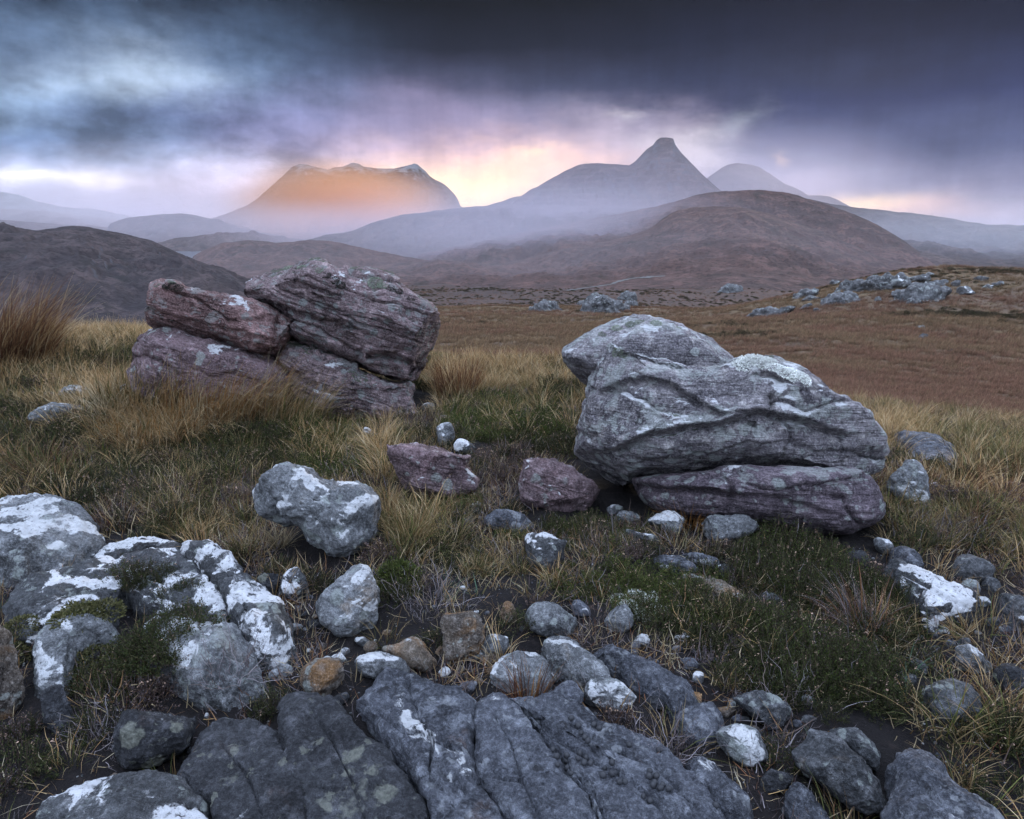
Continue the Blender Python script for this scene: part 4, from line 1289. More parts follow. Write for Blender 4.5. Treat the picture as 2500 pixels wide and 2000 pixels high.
B('rock', 'round granite stone with white speckled crust', 'pale', '1506,1560 1518,1527 1558,1519 1588,1531 1608,1572 1617,1604 1600,1622 1558,1612 1526,1586', 0.9, 2.4)
B('rock', 'large ridged rock with a pale scar on its front', 'grey', '1656,1584 1678,1554 1703,1545 1738,1547 1793,1572 1828,1602 1858,1647 1875,1690 1863,1712 1818,1718 1768,1692 1738,1660 1700,1638 1666,1616', 0.85, 2.6)
B('rock', 'rock tucked behind the large ridged rock', 'grey', '1740,1544 1798,1532 1833,1552 1852,1584 1850,1626 1812,1600 1770,1570', 0.8, 2.6)
B('rock', 'small dark purple stone under the ridged rock', 'dark', '1601,1654 1623,1620 1673,1637 1660,1664 1625,1674', 0.85)
B('rock', 'bluish wedge stone under the ridged rock', 'slab', '1646,1692 1668,1650 1698,1657 1733,1692 1748,1728 1735,1775 1680,1770', 0.85)
S('rock_slab', 'long slab with a moss patch lying beside deep shadowed grass', 'slab', '1876,1614 1918,1602 1958,1612 1993,1652 2028,1677 2078,1697 2130,1717 2160,1770 2000,1800 1872,1790 1868,1712 1886,1662', 0.13, 2.8, grooves=[([(1920, 1630), (1980, 1690), (2060, 1740)], 0.016, 3.5, 0, 1)])
B('rock', 'rounded quartzy cobble standing above the twin strips', 'pale', '1106,1294 1128,1270 1158,1272 1193,1287 1220,1312 1210,1340 1168,1346 1118,1326', 0.9, 2.4)
B('rock', 'small grey stone behind the quartzy cobble', 'slab', '1201,1269 1228,1265 1245,1287 1240,1300 1212,1298', 0.85)
B('rock', 'greenish grey stone by the white reindeer lichen', 'pale', '1271,1314 1293,1284 1318,1272 1335,1302 1325,1326 1288,1332', 0.85, 2.8)
B('rock', 'small buff upright stone by the rust stained block', 'ochre', '1053,1292 1060,1270 1075,1265 1087,1285 1087,1308 1065,1318', 0.8)
S('rock_slab', 'pale bedrock strip with a white lichen tip', 'pale', '1143,1359 1168,1347 1208,1357 1243,1387 1278,1412 1285,1429 1243,1436 1198,1426 1163,1391', 0.1, 2.8)
S('rock_slab', 'long grey bedrock strip running down to the heather twigs', 'slab', '1243,1364 1278,1362 1328,1387 1388,1412 1428,1437 1470,1472 1465,1494 1423,1500 1396,1466 1356,1446 1316,1416 1266,1391', 0.1, 2.8)
B('rock', 'buff grey lump beneath the pale bedrock strip', 'pale', '1226,1444 1248,1427 1288,1430 1328,1455 1345,1484 1298,1498 1243,1488', 0.85)
B('rock', 'grey wedge beside the buff grey lump', 'slab', '1136,1476 1178,1442 1203,1432 1226,1447 1225,1484 1178,1502', 0.8)
B('rock', 'black green stone at the foot of the long bedrock strip', 'dark', '1358,1479 1378,1465 1405,1482 1390,1498 1366,1496', 0.85)
B('rock', 'lichened stone in the grass left of the pink slab', 'pale', '121,831 140,813 168,812 198,827 194,843 157,850 128,846', 0.85)
B('rock', 'flat grey stone with pale rim by the straw coloured tuft', 'pale', '60,886 81,855 112,848 134,852 181,855 177,864 140,870 132,888 98,898', 0.85)
B('rock', 'small white stone against the grass below the pink slab', 'pale', '244,831 258,810 277,810 281,822 264,839', 0.85)
B('rock', 'dark stone behind the flat grey stone', 'dark', '82,832 106,824 124,832 120,846 90,848', 0.85)
B('rock', 'pebble sized stone at the foot of the undercut block', 'pale', '886,856 897,848 914,850 916,860 896,864', 0.85)

# broken stones between the slabs
_q = np.random.default_rng(41)
for (u0, v0, ru, rv, nn_, mats, words) in [
    (1330, 1400, 170, 60, 11, ('slab', 'pale'), 'small broken stone beside the bedrock strips'), (1000, 1375, 150, 50, 10, ('pale', 'ochre'), 'small angular stone round the rust stained block'),
    (1560, 1500, 130, 60, 10, ('grey', 'slab'), 'small broken stone around the round granite stone'), (2000, 1330, 110, 60, 12, ('grey', 'pale'), 'small angular stone near the striped bedrock'),
    (1450, 1190, 120, 40, 9, ('slab', 'pale'), 'flat stone chip under the massive boulder'), (1800, 1690, 110, 50, 7, ('dark', 'grey'), 'dark broken stone beside the large ridged rock'),
    (640, 1330, 110, 60, 8, ('dark', 'pale'), 'small stone on the peat below the egg shaped stone'), (1390, 1690, 130, 60, 6, ('slab', 'dark'), 'broken stone at the joint of the droppings slab'),
    (350, 1570, 120, 60, 6, ('dark', 'pale'), 'small stone in the black gap by the wedge shaped stone'), (890, 900, 90, 25, 5, ('pale', 'grey'), 'small stone at the foot of the pile among green heath')]:
    for k in range(nn_):
        uu_, vv_ = u0 + _q.normal() * ru * 0.55, v0 + _q.normal() * rv * 0.55
        w_ = _q.uniform(9, 27) * (0.55 if v0 < 1000 else 1)
        h_ = w_ * _q.uniform(0.5, 0.85)
        an = np.linspace(0, 2 * math.pi, 7, endpoint=False) + _q.uniform(0, 1)
        if vv_ > 1715:
            continue
        boulder('rock', words, mats[k % 2], ' '.join('%.1f,%.1f' % (uu_ + w_ * math.cos(t) * _q.uniform(.65, 1.2), vv_ + h_ * math.sin(t) * _q.uniform(.65, 1.2)) for t in an), 0.85, 3.2, 0.3, group=words + ' group', cuts=12, cut_depth=0.62)

# ------------------------------------------------------------------ far outcrops on the moor
OX, OY = 1466.0, 534.7


def far(label, s, dist, k=0.32, x0=OX, y0=OY, depth=1.6, mat='far_rock', name='rock_outcrop', **kw):
    q = np.array(cr(s, x0, y0, k))
    lowv = q[:, 1] > q[:, 1].mean()
    sink = 0.0
    h0 = np.ptp(q[:, 1])
    q[lowv, 1] += 0.55 * h0
    return boulder(name, label, mat, ' '.join('%.1f,%.1f' % (a, b) for a, b in q), depth, 2.2, 0.42, dist='hit', group=None, cuts=12, cut_depth=0.7, low=0.12, mid=0.09, fine=0.03, **kw)


far('highest blue grey outcrop on the right hand ridge', '890,240 920,205 1000,180 1060,165 1110,178 1160,155 1300,150 1400,155 1440,182 1430,205 1300,222 1200,228 1000,238', 0)
far('dark boulder perched on the highest outcrop', '1228,158 1233,128 1260,119 1287,134 1286,160', 0, depth=0.9, name='rock')
far('broad ribbed outcrop below the ridge crest', '1230,300 1250,265 1330,257 1390,232 1430,212 1600,204 1680,224 1708,252 1600,275 1450,303 1350,312', 0)
far('small outcrop at the end of the broad ribbed outcrop', '1708,255 1720,222 1800,221 1842,248 1780,262', 0)
far('low grey outcrop in front of the highest outcrop', '790,322 870,272 950,254 1050,254 1080,290 1000,312 900,325', 0)
far('flat slabby outcrop at the edge of the ridge', '610,290 700,240 760,229 805,246 740,272 650,292', 0)
far('long thin outcrop in the grass below the ridge', '305,412 370,370 470,354 600,349 645,362 560,388 420,408', 0)
far('little outcrop in the dark heath between the long outcrop and the ridge', '655,360 740,324 765,332 720,356', 0)
far('small pale rock below the broad ribbed outcrop', '1150,308 1200,277 1228,295 1195,316', 0, name='rock')
far('single pale boulder in the grass below the outcrops', '762,378 770,360 800,357 822,372 800,382', 0, name='rock')
far('distant low outcrop on the brown moor beside the track', '100,246 180,211 260,205 345,231 250,252', 0)
far('slanting pale stone in the tawny field', '1445,562 1490,524 1527,530 1505,560', 0, depth=1.0, name='rock')
far('small white stone in the tawny field', '1653,642 1666,626 1688,628 1692,642', 0, depth=0.9, name='rock')
far('flat stone in a dark hollow of the tawny field', '1430,484 1460,473 1505,476 1500,488', 0, depth=1.0, name='rock')
far('far ridge boulder beside the perched boulder', '1490,148 1510,126 1555,124 1570,146', 0, name='rock')
far('low grey outcrop at the end of the tawny field', '1102,656 1120,644 1150,636 1178,634 1188,646 1150,656', 0, 1.0, 0, 0)
far('knobbly outcrop standing on the edge of the tawny field', '1200,658 1222,640 1245,630 1275,622 1310,624 1345,634 1352,644 1300,656 1250,658', 0, 1.0, 0, 0)
far('dark rounded boulder on the knobbly outcrop', '1300,628 1305,617 1325,613 1338,622 1335,634', 0, 1.0, 0, 0, depth=0.9, name='rock')
_r = np.random.default_rng(77)
for (u0, v0, ru, rv, nn_, words) in [(1800, 612, 180, 20, 12, 'blue grey rock breaking the heath among the ridge outcrops'), (2010, 600, 110, 16, 8, 'low stone on the heathery crest of the right hand ridge'), (1275, 645, 70, 7, 5, 'broken rock at the foot of the knobbly outcrop')]:
    for k in range(nn_):
        uu_, vv_ = u0 + _r.uniform(-1, 1) * ru, v0 + _r.uniform(-1, 1) * rv - (0.16 * 0 if nn_ < 8 else 0)
        w_, h_ = _r.uniform(9, 30), _r.uniform(4, 9)
        an = np.linspace(0, 2 * math.pi, 9, endpoint=False)
        far(words, ' '.join('%.1f,%.1f' % (uu_ + w_ * math.cos(t) * _r.uniform(.7, 1.1), vv_ + h_ * math.sin(t) * _r.uniform(.6, 1.1)) for t in an), 0, 1.0, 0, 0).__setitem__('group', words + ' group')

# ------------------------------------------------------------------ plants
def norm(v):
    return v / (np.linalg.norm(v, axis=-1, keepdims=True) + 1e-12)


PAL = {
    'tan': [(0.38, 0.25, 0.115), (0.44, 0.31, 0.16), (0.30, 0.18, 0.08), (0.5, 0.4, 0.24)],
    'straw': [(0.46, 0.38, 0.24), (0.38, 0.31, 0.19), (0.5, 0.44, 0.31), (0.3, 0.24, 0.14)],
    'mix': [(0.22, 0.16, 0.075), (0.11, 0.12, 0.035), (0.30, 0.23, 0.12), (0.075, 0.085, 0.03), (0.16, 0.10, 0.045)],
    'green': [(0.065, 0.085, 0.022), (0.09, 0.11, 0.03), (0.05, 0.065, 0.02), (0.16, 0.15, 0.05)],
    'blue': [(0.07, 0.115, 0.075), (0.1, 0.15, 0.1), (0.055, 0.08, 0.05), (0.2, 0.17, 0.08)],
    'red': [(0.12, 0.05, 0.03), (0.17, 0.08, 0.04), (0.08, 0.04, 0.025), (0.24, 0.14, 0.07)],
    'orange': [(0.36, 0.17, 0.05), (0.3, 0.14, 0.05), (0.24, 0.13, 0.05), (0.4, 0.25, 0.1)],
    'grey': [(0.16, 0.14, 0.15), (0.22, 0.2, 0.21), (0.1, 0.085, 0.09), (0.13, 0.1, 0.09)],
    'field': [(0.22, 0.145, 0.085), (0.18, 0.11, 0.07), (0.27, 0.19, 0.11), (0.12, 0.09, 0.05)],
    'fieldred': [(0.2, 0.11, 0.075), (0.16, 0.085, 0.06), (0.24, 0.14, 0.09), (0.12, 0.07, 0.045)],
    'heath': [(0.0280, 0.0368, 0.0128), (0.0400, 0.0496, 0.0160), (0.0208, 0.0272, 0.0112), (0.0600, 0.0600, 0.0240)],
    'bright': [(0.0480, 0.0680, 0.0144), (0.0680, 0.0880, 0.0192), (0.0360, 0.0480, 0.0128), (0.0880, 0.0960, 0.0320)],
    'brown': [(0.06, 0.04, 0.03), (0.085, 0.055, 0.04), (0.04, 0.028, 0.024), (0.1, 0.075, 0.055)],
    'purple': [(0.085, 0.07, 0.08), (0.12, 0.1, 0.11), (0.06, 0.045, 0.05), (0.15, 0.11, 0.1)],
    'moss': [(0.0680, 0.0680, 0.0240), (0.0960, 0.0920, 0.0360), (0.0440, 0.0480, 0.0176), (0.1200, 0.1120, 0.0560)],
    'white': [(0.68, 0.7, 0.66), (0.6, 0.63, 0.58), (0.76, 0.78, 0.75), (0.42, 0.45, 0.4)],
}


def blades(r, n, L, w, spread, lean, curl, pal, segs=4, wind=(0, 0), jit=0.0, back=0.35):
    """n curved blades rising from one tuft; returns verts, quads, colours"""
    ang = r.uniform(0, 2 * math.pi, n)
    rad = spread * np.sqrt(r.uniform(0, 1, n))
    base = np.stack([np.cos(ang) * rad, np.sin(ang) * rad, np.full(n, -0.015)], -1)
    oa = ang + r.normal(0, 0.7, n)
    od = np.stack([np.cos(oa), np.sin(oa)], -1) + np.array(wind)
    od = norm(od)
    Ln = L * r.uniform(0.45, 1.1, n)
    t0 = lean * r.uniform(0.05, 1.0, n)
    cu = curl * r.uniform(0.2, 1.25, n)
    pts = [base]
    for k in range(segs):
        tl = t0 + cu * ((k + 0.5) / segs) ** 1.4
        st = (Ln / segs)[:, None] * np.concatenate([od * np.sin(tl)[:, None], np.cos(tl)[:, None]], 1)
        if jit:
            st = st + r.normal(0, jit, st.shape) * (Ln / segs)[:, None]
        pts.append(pts[-1] + st)
    wa = r.uniform(0, math.pi, n)
    wd = np.stack([np.cos(wa), np.sin(wa), np.zeros(n)], -1)
    V, C = [], []
    p = np.array(pal)
    ci = r.integers(0, len(p), n)
    col = p[ci] * r.uniform(0.75, 1.25, n)[:, None]
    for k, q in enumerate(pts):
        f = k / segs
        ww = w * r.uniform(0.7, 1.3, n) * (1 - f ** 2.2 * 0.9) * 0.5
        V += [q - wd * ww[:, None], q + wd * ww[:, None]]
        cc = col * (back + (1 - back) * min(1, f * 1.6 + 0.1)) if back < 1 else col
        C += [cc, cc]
    V = np.stack(V, 1)
    C = np.stack(C, 1)
    nn = 2 * (segs + 1)
    i = np.arange(n)[:, None] * nn
    k = np.arange(segs)[None, :] * 2
    Q = np.stack([i + k, i + k + 1, i + k + 3, i + k + 2], -1).reshape(-1, 4)
    return V.reshape(-1, 3), Q, C.reshape(-1, 3)


def leaves(r, pos, dirs, ln, wd, pal):
    """one small leaf face at each position"""
    n = len(pos)
    d = norm(dirs)
    s = norm(np.cross(d, norm(r.normal(size=(n, 3)))))
    l = ln * r.uniform(0.6, 1.3, n)[:, None]
    w = wd * r.uniform(0.7, 1.3, n)[:, None] * 0.5
    V = np.stack([pos, pos + d * l * 0.55 + s * w, pos + d * l, pos + d * l * 0.55 - s * w], 1).reshape(-1, 3)
    p = np.array(pal)
    col = p[r.integers(0, len(p), n)] * r.uniform(0.7, 1.3, n)[:, None]
    return V, np.arange(4 * n).reshape(-1, 4), np.repeat(col, 4, 0)


def sprigs(r, n, R, H, pal, leaf=(0.009, 0.004), m=18, stem=(0.07, 0.05, 0.04), dome=0.6, tips=None):
    """upright heathery shoots with small leaves"""
    Vs, Qs, Cs = [], [], []
    ang = r.uniform(0, 2 * math.pi, n)
    rad = R * np.sqrt(r.uniform(0, 1, n))
    h = H * (1 - dome * (rad / R) ** 2) * r.uniform(0.65, 1.2, n)
    b = np.stack([np.cos(ang) * rad * 0.75, np.sin(ang) * rad * 0.75, np.full(n, -0.01)], -1)
    tip = b + np.stack([np.cos(ang) * rad * 0.5, np.sin(ang) * rad * 0.5, h], -1) + r.normal(0, 0.012, (n, 3))
    # stems
    wa = r.uniform(0, math.pi, n)
    wd = np.stack([np.cos(wa), np.sin(wa), wa * 0], -1) * 0.0013
    Vs.append(np.stack([b - wd, b + wd, tip + wd * .5, tip - wd * .5], 1).reshape(-1, 3))
    Qs.append(np.arange(4 * n).reshape(-1, 4))
    Cs.append(np.tile(np.array(stem), (4 * n, 1)))
    off = 4 * n
    f = r.uniform(0.3, 1.0, (n, m))
    pos = b[:, None] + (tip - b)[:, None] * f[..., None] + r.normal(0, 0.004, (n, m, 3))
    d = (tip - b)[:, None] / (np.linalg.norm(tip - b, axis=1)[:, None, None] + 1e-9) * 0.8 + r.normal(0, 0.6, (n, m, 3))
    V, Q, C = leaves(r, pos.reshape(-1, 3), d.reshape(-1, 3), leaf[0], leaf[1], pal)
    Vs.append(V)
    Qs.append(Q + off)
    Cs.append(C)
    off += len(V)
    if tips is not None:
        k = r.choice(n, max(1, int(n * tips[1])), False)
        pp = np.repeat(tip[k], 4, 0) + r.normal(0, 0.003, (len(k) * 4, 3))
        V, Q, C = leaves(r, pp, r.normal(size=pp.shape), 0.008, 0.006, tips[0])
        Vs.append(V)
        Qs.append(Q + off)
        Cs.append(C)
    return np.concatenate(Vs), np.concatenate(Qs), np.concatenate(Cs)


def cushion(r, n, R, H, pal, leaf=(0.012, 0.006)):
    th = r.uniform(0, 2 * math.pi, n)
    z = r.uniform(0.0, 1, n)
    q = np.sqrt(np.maximum(0, 1 - z * z))
    lump = 1 + 0.18 * perlin(np.stack([np.cos(th) * q * 3, np.sin(th) * q * 3, z * 3], -1))
    pos = np.stack([np.cos(th) * q * R * lump, np.sin(th) * q * R * lump, z * H * lump], -1)
    d = norm(pos / np.array([R, R, H])) + r.normal(0, 0.55, (n, 3))
    return leaves(r, pos * r.uniform(0.82, 1.03, n)[:, None], d, leaf[0], leaf[1], pal)


def join(*parts):
    Vs, Qs, Cs, o = [], [], [], 0
    for V, Q, C in parts:
        Vs.append(V)
        Qs.append(Q + o)
        Cs.append(C)
        o += len(V)
    return np.concatenate(Vs), np.concatenate(Qs), np.concatenate(Cs)


def plant_mesh(name, geo, mat):
    V, Q, C = geo
    me = mesh_np(name, V, Q, mat=M[mat], smooth=False)
    add_attr(me, 'col', C)
    return me


G = np.random.default_rng(21)
PROTO = {}


def proto(key, geo, mat):
    PROTO.setdefault(key, []).append(plant_mesh(key, geo, mat))


PINK = [(0.3, 0.21, 0.16), (0.38, 0.27, 0.2), (0.24, 0.16, 0.12)]
for k in range(4):
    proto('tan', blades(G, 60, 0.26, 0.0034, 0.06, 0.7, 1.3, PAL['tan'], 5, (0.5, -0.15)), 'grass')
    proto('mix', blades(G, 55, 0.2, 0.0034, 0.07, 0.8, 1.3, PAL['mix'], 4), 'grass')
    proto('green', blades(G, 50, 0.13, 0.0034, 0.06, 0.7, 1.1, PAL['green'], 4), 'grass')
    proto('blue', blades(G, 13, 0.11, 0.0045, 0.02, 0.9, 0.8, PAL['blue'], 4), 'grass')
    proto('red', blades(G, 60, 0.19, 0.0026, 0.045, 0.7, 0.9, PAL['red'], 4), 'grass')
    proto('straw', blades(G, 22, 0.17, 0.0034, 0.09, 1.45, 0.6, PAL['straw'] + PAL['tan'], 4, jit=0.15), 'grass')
    proto('twig', blades(G, 26, 0.15, 0.0024, 0.07, 1.2, 0.5, PAL['grey'], 6, jit=0.4, back=0.8), 'twig')
    proto('heath', sprigs(G, 75, 0.085, 0.10, PAL['heath'], tips=(PINK, 0.05)), 'leaf')
    proto('bright', sprigs(G, 75, 0.085, 0.085, PAL['bright'], m=20, tips=(PINK, 0.05)), 'leaf')
    proto('brown', sprigs(G, 60, 0.085, 0.10, PAL['brown'] + PAL['purple'], m=14, tips=(PINK, 0.12)), 'leaf')
    proto('purple', sprigs(G, 55, 0.08, 0.09, PAL['purple'], m=12, stem=(0.16, 0.14, 0.15)), 'leaf')
    proto('lichen', cushion(G, 420, 0.05, 0.035, PAL['white'], (0.011, 0.006)), 'leaf')
    proto('moss', cushion(G, 900, 0.07, 0.045, PAL['moss'], (0.011, 0.006)), 'leaf')
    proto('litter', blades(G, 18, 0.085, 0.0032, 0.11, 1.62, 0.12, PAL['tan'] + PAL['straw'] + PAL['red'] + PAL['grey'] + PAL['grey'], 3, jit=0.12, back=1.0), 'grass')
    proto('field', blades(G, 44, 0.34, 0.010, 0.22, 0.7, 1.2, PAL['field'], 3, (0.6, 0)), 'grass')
    proto('fieldred', blades(G, 44, 0.34, 0.010, 0.22, 0.7, 1.2, PAL['fieldred'], 3, (0.6, 0)), 'grass')
    proto('fielddark', sprigs(G, 60, 0.3, 0.26, PAL['heath'] + PAL['brown'], (0.05, 0.02), 14), 'leaf')


# ------------------------------------------------------------------ uncountable ground cover: scattered tufts
def scatter(name, label, keys, pts, scl, idx, tilt=None):
    coll = bpy.data.collections.new(name + '_kinds')
    meshes = [m for k in keys for m in PROTO[k]]
    for i, m in enumerate(meshes):
        coll.objects.link(bpy.data.objects.new('%s_%02d' % (name, i), m))
    me = bpy.data.meshes.new(name)
    me.vertices.add(len(pts))
    me.vertices.foreach_set('co', np.asarray(pts, np.float32).ravel())
    rot = np.zeros((len(pts), 3), np.float32)
    rot[:, 2] = rng.uniform(0, 2 * math.pi, len(pts)) if tilt is None else rng.uniform(-0.6, 0.6, len(pts))
    rot[:, :2] = rng.normal(0, 0.12, (len(pts), 2))
    a = me.attributes.new('rot', 'FLOAT_VECTOR', 'POINT')
    a.data.foreach_set('vector', rot.ravel())
    a = me.attributes.new('scl', 'FLOAT', 'POINT')
    a.data.foreach_set('value', np.asarray(scl, np.float32))
    a = me.attributes.new('idx', 'INT', 'POINT')
    a.data.foreach_set('value', np.asarray(idx, np.int32))
    o = link(name, me, kind='stuff', label=label)
    ng = bpy.data.node_groups.new(name, 'GeometryNodeTree')
    ng.interface.new_socket('Geometry', in_out='INPUT', socket_type='NodeSocketGeometry')
    ng.interface.new_socket('Geometry', in_out='OUTPUT', socket_type='NodeSocketGeometry')
    gi, go = ng.nodes.new('NodeGroupInput'), ng.nodes.new('NodeGroupOutput')
    m2p = ng.nodes.new('GeometryNodeMeshToPoints')
    iop = ng.nodes.new('GeometryNodeInstanceOnPoints')
    ci = ng.nodes.new('GeometryNodeCollectionInfo')
    ci.inputs['Collection'].default_value = coll
    ci.inputs['Separate Children'].default_value = True
    ci.inputs['Reset Children'].default_value = True

    def attr(nm, ty):
        x = ng.nodes.new('GeometryNodeInputNamedAttribute')
        x.data_type = ty
        x.inputs['Name'].default_value = nm
        return [s for s in x.outputs if s.enabled][0]
    L = ng.links
    L.new(gi.outputs[0], m2p.inputs['Mesh'])
    L.new(m2p.outputs[0], iop.inputs['Points'])
    L.new(ci.outputs[0], iop.inputs['Instance'])
    iop.inputs['Pick Instance'].default_value = True
    L.new(attr('idx', 'INT'), iop.inputs['Instance Index'])
    L.new(attr('rot', 'FLOAT_VECTOR'), iop.inputs['Rotation'])
    L.new(attr('scl', 'FLOAT'), iop.inputs['Scale'])
    L.new(iop.outputs[0], go.inputs[0])
    md = o.modifiers.new('tufts', 'NODES')
    md.node_group = ng
    return o


